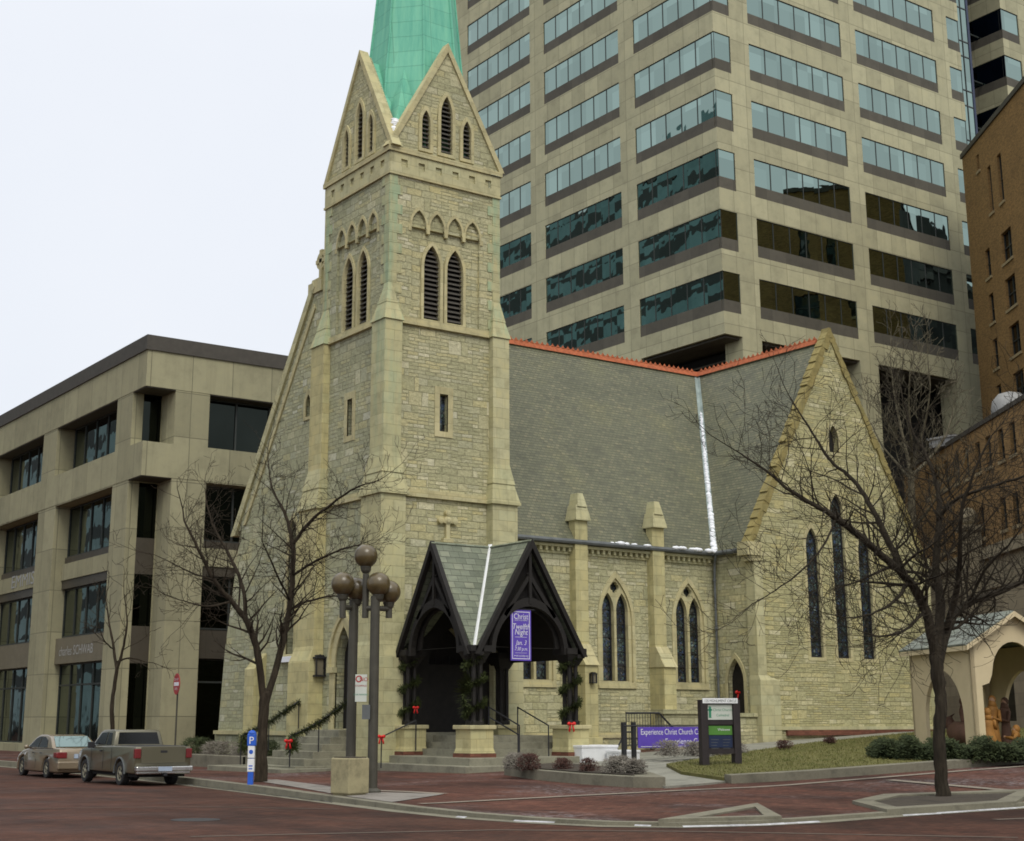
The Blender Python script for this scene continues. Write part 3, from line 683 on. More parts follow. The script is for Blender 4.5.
# --- tower shaft: four walls, the seen two with openings
def face(fr, u0, u1, cx, mir, front):
    """one tower face; cx = middle; mir=-1 for the west face so its features run the other way"""
    X = lambda d: cx + mir * d
    # lower stage
    holes = []
    if front:
        holes.append(arch(26.9, 1.9, 1.2, 3.2, 4.7))
    else:
        holes.append(arch(43.5, 1.15, 1.35, 3.4, 4.7))
    sl = rect(*((26.5, 26.84) if front else (43.3, 43.66)), 11.2, 12.5)
    w = MB(); w.prism(fr, rect(u0, u1, 0, 14.9), -.45, 0, holes + [sl], 0, back=False)
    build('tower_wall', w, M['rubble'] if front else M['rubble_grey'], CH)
    # slit window
    b = MB(); b.poly([fr.pt(p[0], p[1], -.2) for p in sl]); o = build('window', b, M['stained'] if front else M['dark'], CH)
    f = MB(); f.prism(fr, rect(min(p[0] for p in sl) - .2, max(p[0] for p in sl) + .2, 11.0, 12.75), -.05, .02, [sl]); build('surround', f, M['trim'], o)
    # belfry stage: recessed panel headed by four blind arches
    pw = 3.0; a0 = cx - pw / 2; aw = pw / 4
    top = []
    for k in range(4):
        c = a0 + aw * (k + .5); ww = aw - .16
        h = arch(c, ww, 18.2, 18.38, 18.95)[2:]          # right spring .. apex .. left spring
        top.append((c, h, ww))
    pan = [(a0, 15.0), (a0 + pw, 15.0)]
    for c, h, ww in reversed(top):
        pan += [(c + ww / 2, 18.2)] + h + [(c - ww / 2, 18.2)]
        if c - aw > a0: pass
    pan[0] = (a0 + .08, 15.0); pan[1] = (a0 + pw - .08, 15.0)
    w = MB(); w.prism(fr, rect(u0, u1, 14.9, 20.12), -.10, 0, [pan], 0, back=False)
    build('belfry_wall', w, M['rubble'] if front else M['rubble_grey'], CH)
    cs = [X(-.54), X(.42)] if front else [X(.40), X(-.62)]
    lanc = [lancet_window(Fr(fr.o - fr.N * .10, fr.U, fr.N), c, .68, 15.08, 17.0, 17.78, 'louvre', .2, .11, 'trim', .07) for c in cs]
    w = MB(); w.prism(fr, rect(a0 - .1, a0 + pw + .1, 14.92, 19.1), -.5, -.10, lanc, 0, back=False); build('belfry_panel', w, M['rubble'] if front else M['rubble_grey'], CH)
    e = MB()
    for k in range(4):
        c = a0 + aw * (k + .5); ww = aw - .16
        e.prism(fr, arch(c, ww + .16, 18.3, 18.42, 19.08), -.095, .02, [arch(c, ww, 18.31, 18.40, 18.95)])
        e.fbox(fr, c - aw / 2 - .06, c - aw / 2 + .06, 18.14, 18.32, -.09, .03)
    e.fbox(fr, a0 + pw - .06, a0 + pw + .06, 18.14, 18.32, -.09, .03)
    build('arcade_moulding', e, M['trim'], CH)
    # corbel table with square sinkings, and cornice
    holes = [rect(c - .13, c + .13, 20.4, 20.68) for c in [cx - 1.78 + i * .712 for i in range(6)]]
    e = MB(); e.prism(fr, rect(u0 - .03, u1 + .03, 20.12, 20.9), -.1, .05, holes, 0, back=True); e.fbox(fr, u0, u1, 20.2, 20.85, -.04, -.02); build('corbel_table', e, M['ashlar'], CH)
    # gable with three louvred lancets
    c3 = [(cx - .03 if front else cx - .1, .5, 21.28, 22.75, 23.5), (cx - .9, .36, 21.28, 22.25, 22.75), (cx + .85, .36, 21.28, 22.25, 22.75)]
    gl = [lancet_window(fr, c, w_, z0, zs, za, 'louvre', .28, .12, 'trim', .06) for c, w_, z0, zs, za in c3]
    e = MB(); gx = 2.37
    e.prism(fr, [(cx - gx, 21.1), (cx + gx, 21.1), (cx, 25.4)], -.45, 0, gl, 0, back=False); build('gable_wall', e, M['rubble'], CH)
    e = MB()                                                     # coping stones
    for s in (-1, 1):
        p = [(cx + s * (gx + .12), 21.09), (cx, 25.58), (cx, 25.22), (cx + s * (gx - .1), 21.09)]
        e.prism(fr, p if s < 0 else p[::-1], -.3, .07)
    build('gable_coping', e, M['trim'], CH)
    e = MB(); e.fbox(fr, u0 - .1, u1 + .1, 20.9, 21.08, -.1, .11); e.fbox(fr, u0 - .06, u1 + .06, 20.06, 20.14, -.05, .08); build('cornice', e, M['trim'], CH)
    e = MB()
    e.prism(fr, [(u0 + .0, 14.86), (u1, 14.86), (u1, 15.02), (u0, 15.02)], -.02, .06); e.fbox(fr, u0, u1, 14.76, 14.86, -.02, .12)
    build('string_course', e, M['trim'], CH)
    e = MB(); e.fbox(fr, u0, u1, 8.86, 8.98, -.02, .13); e.fbox(fr, u0, u1, 8.98, 9.12, -.02, .06); build('string_course', e, M['trim'], CH)
    # plinth
    e = MB()
    if front: spans = [(u0, 25.9), (27.9, u1)]
    else: spans = [(u0, 42.75), (44.25, u1)]
    for a, b in spans: e.fbox(fr, a, b, 0, 1.08, 0.0, .14)
    build('plinth', e, M['rubble_grey'], CH)
    e = MB()
    for a, b in spans: e.fbox(fr, a, b, 1.08, 1.2, -.01, .2)
    build('plinth_moulding', e, M['trim'], CH)
face(S, TX0, TX1, 26.72, 1, True)
face(W, TY0, TY1, 43.25, -1, False)
# hidden sides, quoins
b = MB(); b.box(TX0 + .46, TX1 - .002, TY0 + .46, TY1, 0, 20.9); b.box(TX1 - .45, TX1, TY0 + .001, TY0 + .5, 0, 20.9); b.box(TX0 + .001, TX0 + .5, TY1 - .45, TY1 + .001, 0, 20.9)
build('tower_core', b, M['rubble_grey'], CH)
for (x, y) in ((TX0, TY0), (TX1, TY0), (TX0, TY1)):
    z = 15.1; k = 0; b = MB()
    while z < 20.0:
        a, c = ((.5, .3), (.3, .5))[k % 2]; sx = 1 if x == TX0 else -1; sy = 1 if y == TY0 else -1
        x0, x1 = sorted((x - sx * .025, x + sx * a)); y0, y1 = sorted((y - sy * .025, y + sy * c)); b.box(x0, x1, y0, y1, z, z + .345); z += .355; k += 1
    build('quoin', b, M['ashlar_stain'], CH)
# the clasping buttresses at the corners: upper block, weathered top, flared cap, lower block
def buttress(up, lo, foot, m, capm='ashlar_stain', stain=True):
    b = MB(); b.box(*up, 10.0, 14.85); b.box(*lo, 1.1, 9.0); b.box(*foot, 0, 3.55)
    b.frustum(foot, 3.55, lo, 4.1)
    o = build('buttress', b, M[m], CH, bevel=.012)
    return o
def shrink(r, a, b_, c, d): return (r[0] + a, r[1] - b_, r[2] + c, r[3] - d)
A_up, A_lo, A_ft = (24.13, 24.82, 40.73, 41.62), (24.03, 24.97, 40.62, 41.95), (23.9, 25.1, 40.5, 42.2)
o = buttress(A_up, A_lo, A_ft, 'ashlar_stain')
def cap(up, lo, inn, par, m='copper_cap'):
    b = MB()
    # top weathering, in two courses with a drip between
    g1 = (up[0] - .05, up[1] + .05, up[2] - .05, up[3] + .05); mid = tuple((p + q) / 2 for p, q in zip(up, inn))
    b.frustum(g1, 14.78, mid, 15.45); b.frustum((mid[0] - .03, mid[1] + .03, mid[2] - .03, mid[3] + .03), 15.4, inn, 16.15)
    build('weathering', b, M['ashlar_stain'], par)
    b = MB(); l1 = (lo[0] - .07, lo[1] + .07, lo[2] - .07, lo[3] + .07); md = tuple((p + q) / 2 for p, q in zip(lo, up))
    b.frustum(l1, 8.93, md, 9.6); b.frustum((md[0] - .04, md[1] + .04, md[2] - .04, md[3] + .04), 9.56, up, 10.25)
    b.box(lo[0] - .09, lo[1] + .09, lo[2] - .09, lo[3] + .09, 8.84, 8.935)
    build('weathering', b, M['ashlar_stain'], par)
cap(A_up, A_lo, (24.38, 24.5, 40.98, 41.2), o)
B_up, B_lo, B_ft = (28.55, 29.25, 40.73, 41.6), (28.45, 29.5, 40.62, 41.6), (28.4, 29.62, 40.5, 41.6)
o = buttress(B_up, B_lo, B_ft, 'ashlar'); cap(B_up, B_lo, (28.75, 29.02, 40.98, 41.3), o)
C_up, C_lo, C_ft = (24.13, 24.9, 45.0, 45.95), (24.03, 24.9, 45.0, 46.35), (23.85, 24.9, 44.95, 46.5)
o = buttress(C_up, C_lo, C_ft, 'ashlar_yellow'); cap(C_up, C_lo, (24.38, 24.9, 45.2, 45.6), o)
# doors of the tower
for fr, cx, wd, z0, zs, za, fw, lb in ((S, 26.9, 1.9, 1.2, 3.2, 4.7, .3, 'f'), (W, 43.5, 1.15, 1.35, 3.4, 4.7, .34, 'w')):
    b = MB(); b.prism(fr, arch(cx, wd, z0, zs, za), -.43, -.33); o = build('door', b, M['darkwood'], CH)
    b = MB()
    for i in range(7): u = cx - wd / 2 + wd * (i + .5) / 7; b.fbox(fr, u - .012, u + .012, z0, zs + .5, -.33, -.315)
    build('door_battens', b, M['iron'], o)
    b = MB(); b.ball(fr.pt(cx + .12, z0 + 1.05, -.28), .05, 10); build('handle', b, M['iron'], o)
    b = MB(); b.prism(fr, arch(cx, wd + 2 * fw, z0 - .1, zs, za + fw * 1.25), -.05, .05, [arch(cx, wd, z0, zs, za)]); b.prism(fr, arch_band(cx, wd + 2 * fw + .16, wd + 2 * fw - .1, zs - .02, zs, za + fw * 1.25 + .12, za + fw * 1.25 - .08), -.02, .12)
    for s in (-1, 1): b.fbox(fr, cx + s * (wd / 2 + fw / 2) - fw * .62, cx + s * (wd / 2 + fw / 2) + fw * .62, zs - .22, zs - .02, -.03, .15)
    build('surround', b, M['trim'], o)
# carved cross over the porch
b = MB(); cxx, czz = 26.8, 8.08
b.fbox(S, cxx - .07, cxx + .07, 7.55, 8.4, 0, .13); b.fbox(S, cxx - .28, cxx + .28, czz - .01, czz + .13, 0, .13)
for dx, dz in ((-.28, .06), (.28, .06), (0, .33)): b.lathe(S.pt(cxx + dx, czz + dz, 0), [(.11, 0), (.11, .15), (.05, .17)], 12, ax=(0, -1, 0))
b.lathe(S.pt(cxx, czz + .07, 0), [(.15, 0), (.15, .12), (.06, .18)], 14, ax=(0, -1, 0)); b.fbox(S, cxx - .2, cxx + .2, 7.42, 7.55, 0, .16)
build('carved_cross', b, M['trim'], CH)

# --- spire: octagonal copper, broaches at the corners, gable roofs
sx, sy = 26.76, 43.22
def octa(z, r, ph=PI / 8): return [Vector((sx + r * math.cos(ph + PI / 4 * k), sy + r * math.sin(ph + PI / 4 * k), z)) for k in range(8)]
b = MB(); prof = [(20.9, 2.24), (24, 1.86), (28.4, 1.46), (34, 1.0), (40, .52), (46.0, .04)]
vs = []; 
for z, r in prof: vs += octa(z, r)
b.add(vs, [(i * 8 + k, i * 8 + (k + 1) % 8, (i + 1) * 8 + (k + 1) % 8, (i + 1) * 8 + k) for i in range(len(prof) - 1) for k in range(8)] + [tuple(range(7, -1, -1))])
o = build('spire', b, M['copper'], CH)
b = MB()
for k in range(8):
    b.tube([octa(z, r + .02)[k] for z, r in prof], [.055, .05, .045, .04, .03, .02], 6)
build('hip_roll', b, M['copper'], o)
b = MB()
for qx, qy in ((TX0, TY0), (TX1, TY0), (TX0, TY1), (TX1, TY1)):
    dx = 1 if qx > sx else -1; dy = 1 if qy > sy else -1
    # broach: a low pyramid from the corner up to the diagonal face
    a = Vector((qx - dx * .1, qy - dy * .1, 21.1)); m1 = Vector((qx - dx * 1.7, qy - dy * .12, 21.1)); m2 = Vector((qx - dx * .12, qy - dy * 1.7, 21.1))
    t = Vector((sx + dx * 1.28, sy + dy * 1.28, 24.6)); b.add([a, m1, m2, t], [(0, 1, 3), (0, 3, 2), (1, 2, 3), (0, 2, 1)])
build('broach', b, M['copper'], o)
b = MB()
for (ax, ay) in ((0, -1), (0, 1), (-1, 0), (1, 0)):
    px_, py_ = -ay, ax; base = Vector((sx + ax * 1.85, sy + ay * 1.85, 0)); g2 = 2.1
    cxs = Vector((sx + ax * .6, sy + ay * .6, 0)); pv = Vector((px_, py_, 0))
    b.add([base + pv * g2 + Vector((0, 0, 21.0)), base - pv * g2 + Vector((0, 0, 21.0)), base + Vector((0, 0, 25.2)), cxs + pv * g2 + Vector((0, 0, 21.0)), cxs - pv * g2 + Vector((0, 0, 21.0)), cxs + Vector((0, 0, 25.2))], [(0, 1, 2), (3, 5, 4), (0, 2, 5, 3), (1, 4, 5, 2)])
build('gable_roof', b, M['copper'], o)
b = MB()
for d in ((-.9, -1, 0), (1, .9, 0)): pass
for (ux, uy, ang) in ((TX1, 43.25, 'e'), (sx, TY1, 'n')):
    fr = Fr((TX1, 0, 0), (0, 1, 0), (1, 0, 0)) if ang == 'e' else Fr((0, TY1, 0), (1, 0, 0), (0, 1, 0))
    c = 43.25 if ang == 'e' else 26.72
    b.prism(fr, [(c - 2.37, 20.9), (c + 2.37, 20.9), (c, 25.5)], -.4, 0)
build('gable_wall', b, M['rubble_grey'], CH)

# --- nave
NS = south(41.4)
holes = []
def pair_window(cx):
    hole = arch(cx, 1.5, 2.95, 5.1, 6.7)
    tr = MB(); hs = [arch(cx - .33, .55, 3.0, 5.5, 6.15), arch(cx + .33, .55, 3.0, 5.5, 6.15), quatre(cx, 6.35, .21)]
    gl = MB(); gl.poly([NS.pt(p[0], p[1], -.255) for p in hole]); o = build('window', gl, M['stained'], CH)
    tr.prism(NS, arch(cx, 1.498, 2.952, 5.1, 6.695), -.2, -.04, hs); build('tracery', tr, M['trim'], o)
    f = MB(); f.prism(NS, arch(cx, 1.5 + .26, 2.82, 5.1, 6.92), -.05, .03, [arch(cx, 1.496, 2.95, 5.1, 6.69)]); f.fbox(NS, cx - .88, cx + .88, 2.74, 2.84, -.05, .07); build('surround', f, M['trim'], o)
    l = MB()
    for s in (-.33, .33):
        z = 3.55
        while z < 5.6: l.fbox(NS, cx + s - .25, cx + s + .25, z, z + (.07 if z < 3.7 else .02), -.25, -.225); z += .5
        l.prism(NS, arch(cx + s, .55, 3.0, 5.5, 6.145), -.255, -.215, [arch(cx + s, .47, 3.04, 5.5, 6.07)])
    build('leading', l, M['iron'], o); return hole
for cx in (30.8, 34.45, 38.02): holes.append(pair_window(cx))
b = MB(); b.prism(NS, rect(29.0, 39.36, 0, 7.75), -.5, 0, holes, back=False); build('nave_wall', b, M['rubble'], CH)
b = MB(); b.fbox(NS, 29.62, 39.33, 0, 1.02, 0, .13); build('plinth', b, M['rubble'], CH)
b = MB(); b.fbox(NS, 29.62, 39.33, 1.02, 1.13, 0, .18); b.fbox(NS, 29.62, 39.33, 1.13, 1.2, 0, .08); build('plinth_moulding', b, M['trim'], CH)
b = MB(); b.fbox(NS, 29.3, 39.3, 7.42, 7.5, 0, .06)
u = 29.6
while u < 39.2: b.fbox(NS, u, u + .11, 7.5, 7.64, 0, .17); u += .26
b.fbox(NS, 29.3, 39.3, 7.64, 7.74, 0, .22); build('corbel_table', b, M['ashlar'], CH)
for x0, x1 in ((32.35, 32.92), (36.0, 36.57)):
    b = MB(); b.box(x0, x1, 41.05, 41.42, 4.1, 8.75); b.box(x0, x1, 40.6, 41.41, 0, 3.55); b.frustum((x0, x1, 40.6, 41.41), 3.55, (x0, x1, 41.0, 41.41), 4.15); b.box(x0 - .05, x1 + .05, 40.45, 41.3, 0, 1.05)
    o = build('buttress', b, M['ashlar_yellow'], CH, bevel=.01)
    c = MB()   # saddleback cap in two courses
    for (e, z0, z1, k0, k1) in ((.06, 8.62, 9.18, .0, .1), (.0, 9.12, 9.62, .07, .17)):
        c.add([(x0 - e + k0, 40.97 - e, z0), (x1 + e - k0, 40.97 - e, z0), (x1 + e - k0, 41.5 + e, z0), (x0 - e + k0, 41.5 + e, z0), (x0 - e + k1, 40.97 - e + (.12), z1), (x1 + e - k1, 40.97 - e + .12, z1), (x1 + e - k1, 41.5, z1), (x0 - e + k1, 41.5, z1)], [(0, 3, 2, 1), (4, 5, 6, 7), (0, 1, 5, 4), (1, 2, 6, 5), (2, 3, 7, 6), (3, 0, 4, 7)])
    build('cap', c, M['ashlar'], o)
    c = MB(); c.frustum((x0 - .03, x1 + .03, 40.52, 41.38), 3.5, (x0 - .03, x1 + .03, 40.78, 41.38), 3.86); c.frustum((x0 - .015, x1 + .015, 40.74, 41.38), 3.84, (x0 - .015, x1 + .015, 41.02, 41.38), 4.25); build('weathering', c, M['trim'], o)
# gutter and roofs
RZ, RY, RX = 16.68, 47.0, 44.12
EY, EZ = 41.0, 7.82
TW = 39.05   # west eave of the transept
b = MB()
def roofquad(a, c, d, e, th=.12): b.slab([a, c, d, e], th)
b.slab([(25.5, EY, EZ), (TW, EY, EZ), (RX, RY, RZ), (25.5, RY, RZ)], .12); o_roof = build('nave_roof', b, M['slate'], CH)
b = MB(); b.slab([(25.5, RY, RZ), (49.5, RY, RZ), (49.5, 53.4, EZ), (25.5, 53.4, EZ)], .12); build('nave_roof', b, M['slate'], CH)
b = MB(); b.slab([(TW, 39.5, EZ), (RX, 39.5, RZ), (RX, RY, RZ), (TW, EY, EZ)], .12); build('transept_roof', b, M['slate'], CH)
b = MB(); b.slab([(RX, 39.5, RZ), (49.2, 39.5, EZ), (49.2, 46, EZ), (RX, 46, RZ)], .12); build('transept_roof', b, M['slate'], CH)
b = MB(); b.box(48.9, 49.15, 39.9, 52.4, 0, 7.8); b.box(25.7, 49.2, 52.4, 52.9, 0, 7.8); build('chancel_wall', b, M['rubble_fine'], CH)
# ridge cresting
b = MB()
def crest(p, q):
    p = Vector(p); q = Vector(q); t = (q - p); Ld = t.length; t.normalize(); n = Vector((-t.y, t.x, 0))
    for a, c, h in ((.15, 0, .03), (.09, .12, .2)): pass
    b.add([p + n * .14 - Vector((0, 0, .13)), p + Vector((0, 0, .12)), p - n * .14 - Vector((0, 0, .13)), q + n * .14 - Vector((0, 0, .13)), q + Vector((0, 0, .12)), q - n * .14 - Vector((0, 0, .13))], [(0, 1, 4, 3), (1, 2, 5, 4), (0, 2, 1), (3, 4, 5)])
    s = .12
    while s < Ld - .1:
        c = p + t * s + Vector((0, 0, .10)); b.add([c - t * .085 - n * .03, c + t * .085 - n * .03, c + t * .085 + n * .03, c - t * .085 + n * .03, c + Vector((0, 0, .14))], [(0, 1, 4), (1, 2, 4), (2, 3, 4), (3, 0, 4)]); s += .27
crest((25.6, RY, RZ + .05), (RX, RY, RZ + .05)); crest((RX, 39.85, RZ + .05), (RX, RY, RZ + .05))
build('ridge_cresting', b, M['redtile'], CH)
b = MB(); b.tube([(29.5, 41.06, 7.84), (TW + .15, 41.06, 7.84)], .09, 8); b.tube([(TW + .06, 41.0, 7.84), (TW + .06, 39.8, 7.84)], .09, 8); build('gutter', b, M['lead'], CH)
b = MB(); b.tube([(39.1, 40.95, 7.8), (39.2, 41.15, 7.4), (39.22, 41.2, 6.9), (39.22, 41.2, .9)], .05, 8)
for z in (6.8, 5, 3.2, 1.6): b.tube([(39.22, 41.2, z), (39.22, 41.2, z + .08)], .075, 8)
build('downpipe', b, M['lead'], CH)
vp, vq = Vector((TW + .02, EY, EZ)), Vector((RX, RY, RZ))
b = MB(); up = Vector((0, 0, .035)); dA = Vector((-.17, 0, 0)); dB = Vector((0, -.17, 0))
n1 = Vector((-1, 0, 0)); n2 = Vector((0, -1, 0))
b.add([vp + up + n1 * .16, vp + up * .8, vp + up + n2 * .16, vq + up + n1 * .16, vq + up * .8, vq + up + n2 * .16], [(0, 1, 4, 3), (1, 2, 5, 4)]); build('valley_flashing', b, M['flash'], CH)

# --- transept
TG = south(39.2); TWf = west(39.35)
b = MB(); door = arch(40.38, .86, 1.45, 3.0, 3.88); b.prism(TWf, rect(39.24, 41.4, 0, 7.78), -.5, 0, [door], back=False); build('transept_wall', b, M['rubble'], CH)
b = MB(); b.prism(TWf, door, -.3, -.22); o = build('door', b, M['darkwood'], CH)
b = MB(); b.prism(TWf, arch(40.38, 1.1, 1.4, 3.0, 4.08), -.05, .04, [door]); build('surround', b, M['trim'], o)
b = MB(); b.ball((39.55, 40.6, 2.5), .045, 10); build('handle', b, M['iron'], o)
hl = [lancet_window(TG, c, wd, 3.95, zs, za, 'glass', .15, .13, 'trim', .02) for c, wd, zs, za in ((42.5, .7, 8.15, 8.9), (44.0, .72, 9.6, 10.35), (45.46, .7, 8.15, 8.9))]
vent = arch(44.05, .56, 12.0, 12.55, 13.1)
b = MB(); b.prism(TG, [(39.34, 0), (49.1, 0), (49.1, 8.0), (44.12, 16.75), (39.34, 8.05)], -.32, 0, hl + [vent], back=False); build('transept_gable', b, M['rubble_fine'], CH)
b = MB(); b.poly([TG.pt(p[0], p[1], -.25) for p in vent]); o = build('gable_vent', b, M['dark'], CH)
b = MB(); b.prism(TG, arch(44.05, .78, 11.88, 12.55, 13.3), -.05, .03, [vent]); build('surround', b, M['trim'], o)
# stepped coping: flat stones bedded up each slope
b = MB()
for s in (-1, 1):
    cx = 44.12; A = Vector((cx + s * 5.02, 8.0)); Bp = Vector((cx, 16.98)); n = 26
    for i in range(n):
        p = A.lerp(Bp, i / n); q = A.lerp(Bp, (i + 1) / n); jit = random.uniform(-.03, .05)
        out = Vector((s * .13 + s * jit, .04)); inn = Vector((-s * .12 - s * random.uniform(-.05, .09), -.1))
        pol = [tuple(p + inn), tuple(p + out), tuple(q + out + Vector((-s * .05, 0))), tuple(q + inn)]
        b.prism(TG, pol if s > 0 else pol[::-1], -.32, .05 + random.uniform(0, .03))
b.prism(TG, [(43.95, 16.75), (44.29, 16.75), (44.18, 17.15), (44.06, 17.15)], -.32, .08)
build('gable_coping', b, M['coping'], CH)
b = MB(); b.fbox(TG, 38.9, 39.62, 7.62, 8.12, -.4, .16); b.fbox(TG, 39.05, 39.6, 7.4, 7.62, -.35, .1); build('kneeler', b, M['trim'], CH)
b = MB(); b.fbox(TG, 48.85, 49.3, 7.6, 8.1, -.4, .12); build('kneeler', b, M['trim'], CH)
for x0, x1, xl in ((39.28, 39.72, 40.25), (48.95, 49.3, 49.4)):
    b = MB(); b.box(x0, x1, 39.13, 39.6, 3.2, 7.4); b.box(x0 - .03, xl, 39.02, 39.6, 0, 3.05); b.frustum((x0 - .03, xl, 39.02, 39.6), 3.05, (x0, x1, 39.13, 39.6), 3.25)
    o = build('buttress', b, M['ashlar'], CH, bevel=.012)
b = MB(); b.fbox(TG, 39.6, 49.0, 0, 1.28, 0, .12); build('plinth', b, M['rubble_fine'], CH)
b = MB(); b.fbox(TG, 39.6, 49.0, 1.28, 1.4, 0, .2); build('plinth_moulding', b, M['ashlar'], CH)
b = MB(); b.fbox(TG, 40.5, 48.9, 1.08, 1.27, .12, .24); build('red_ledge', b, M['redbrick'], CH)
# transept door steps with cheek walls
b = MB()
for k in range(4): b.box(37.4 + k * .4, 39.34, 39.75, 41.2, .4, .62 + k * .28)
build('door_steps', b, M['steps'], CH)
b = MB(); b.box(37.5, 39.0, 41.25, 41.4, .4, 1.5); b.box(38.2, 39.26, 39.3, 39.72, .3, 1.75); b.box(38.1, 39.27, 39.22, 39.8, 1.75, 1.88); b.box(35.4, 37.2, 40.0, 40.5, .4, 1.85); b.box(35.3, 37.3, 39.92, 40.6, 1.85, 2.0)
build('step_cheek', b, M['rubble'], CH)

# --- west front behind the tower
FW = west(25.2)
sl1 = arch(49.0, .62, 4.0, 8.3, 9.0); sl2 = arch(48.05, .42, 12.75, 13.2, 13.6)
b = MB(); b.prism(FW, [(45.6, 0), (55.1, 0), (54.65, 4.3), (53.6, 9.0), (54.1, 9.1), (48.0, 17.7), (46.9, 17.7), (45.6, 16.4)], -.6, 0, [sl1, sl2], back=True); build('west_front', b, M['rubble_grey'], CH)
for sl, nm in ((sl1, 'glass'), (sl2, 'dark')):
    b = MB(); b.poly([FW.pt(p[0], p[1], -.3) for p in sl]); o = build('window', b, M['stained'] if nm == 'glass' else M['dark'], CH)
    u0, u1 = min(p[0] for p in sl), max(p[0] for p in sl); b = MB(); zt = max(p[1] for p in sl); zb = min(p[1] for p in sl)
    b.prism(FW, arch((u0 + u1) / 2, u1 - u0 + .32, zb - .12, zt - .7 if nm == 'glass' else zt - .4, zt + .22), -.04, .05, [sl]); build('surround', b, M['trim'], o)
    if nm == 'glass': b = MB(); b.fbox(FW, u0 - .35, u1 + .35, zb - .3, zb - .1, -.04, .22); build('sill', b, M['snow'], o)
b = MB()
b.prism(FW, [(53.95, 8.85), (54.35, 8.85), (47.9, 18.0), (47.7, 17.75)], -.65, .1); build('gable_coping', b, M['ashlar'], CH)
b = MB(); b.prism(FW, [(53.1, 9.2), (53.32, 9.2), (47.8, 17.1), (47.7, 16.9)], -.02, .06); build('raking_mould', b, M['trim'], CH)
b = MB(); b.fbox(FW, 47.2, 48.25, 17.5, 17.95, -.55, .08); b.fbox(FW, 47.45, 48.1, 17.95, 18.1, -.45, 0)
b.fbox(FW, 47.66, 47.86, 18.1, 19.3, -.34, -.16); b.fbox(FW, 47.38, 48.14, 18.78, 18.94, -.34, -.16)
n_ = 20; ring = circ(47.76, 18.86, .36, n_); b.prism(FW, ring, -.32, -.18, [circ(47.76, 18.86, .24, n_)])
build('finial_cross', b, M['trim'], CH)
for (y0, y1, zt, pr, m_) in ((47.3, 48.1, 8.6, .35, 'ashlar_yellow'), (50.9, 51.7, 4.1, .5, 'ashlar_yellow')):
    b = MB(); b.fbox(FW, y0, y1, 0, zt - .6, 0, pr); b.add([FW.pt(y0, zt - .6, pr), FW.pt(y1, zt - .6, pr), FW.pt(y1, zt, 0), FW.pt(y0, zt, 0), FW.pt(y0, zt - .6, 0), FW.pt(y1, zt - .6, 0)], [(0, 1, 2, 3), (0, 3, 4), (1, 5, 2)])
    b.fbox(FW, y0 - .05, y1 + .05, 0, 1.15, 0, pr + .12)
    build('buttress', b, M[m_], CH)
b = MB(); b.fbox(FW, 46.5, 54.95, 0, 1.1, 0, .14); build('plinth', b, M['rubble_grey'], CH)
b = MB(); b.fbox(FW, 46.5, 54.85, 1.1, 1.24, 0, .26); build('plinth_moulding', b, M['trim'], CH)

# --- porch
PX0, PX1, PY0, PY1 = 24.85, 28.95, 36.5, 40.62
RXp, RYp, RZp, EZp = 26.9, 38.56, 7.08, 3.72
# roof: a cross of two gables; sheets meet in the valley at the outer corner
PR = MB()
E0x, E0y = PX0 - .22, PY0 - .22; lo = EZp - .1
x_l, x_r, y_f, y_b = E0x, PX1 + .0, E0y, 40.98
c0 = Vector((RXp, RYp, RZp))
v = Vector
PR.slab([v((PX0 + .05, PY0 + .05, lo)), c0, v((x_l, RYp, RZp))], .09)                       # south slope of the west gable
PR.slab([v((PX0 + .05, PY0 + .05, lo)), v((RXp, y_f, RZp)), c0], .09)                       # west slope of the south gable
PR.slab([v((x_r, y_f, lo)), v((x_r, y_b, lo)), v((RXp, y_b, RZp)), v((RXp, y_f, RZp))], .09)
PR.slab([v((x_l, RYp, RZp)), c0, v((PX0 + 1.0, 40.98, lo + .6)), v((x_l, 40.7, lo))], .09)
PR.slab([c0, v((RXp, y_b, RZp)), v((PX0 + 1.0, 40.98, lo + .6))], .09)
porch = build('porch', PR, M['slate_green'], CH)
b = MB(); vp = v((PX0 + .05, PY0 + .05, lo + .02)); n1, n2 = v((0, .09, 0)), v((.09, 0, 0)); u_ = v((0, 0, .035))
b.add([vp + n2 + u_, vp + u_ * .6, vp + n1 + u_, c0 + n2 + u_, c0 + u_ * .6, c0 + n1 + u_], [(0, 1, 4, 3), (1, 2, 5, 4)]); b.v = [p + v((-.02, -.02, .03)) for p in b.v]
build('valley_flashing', b, M['white'], porch)
SP = south(PY0); WP = west(PX0)
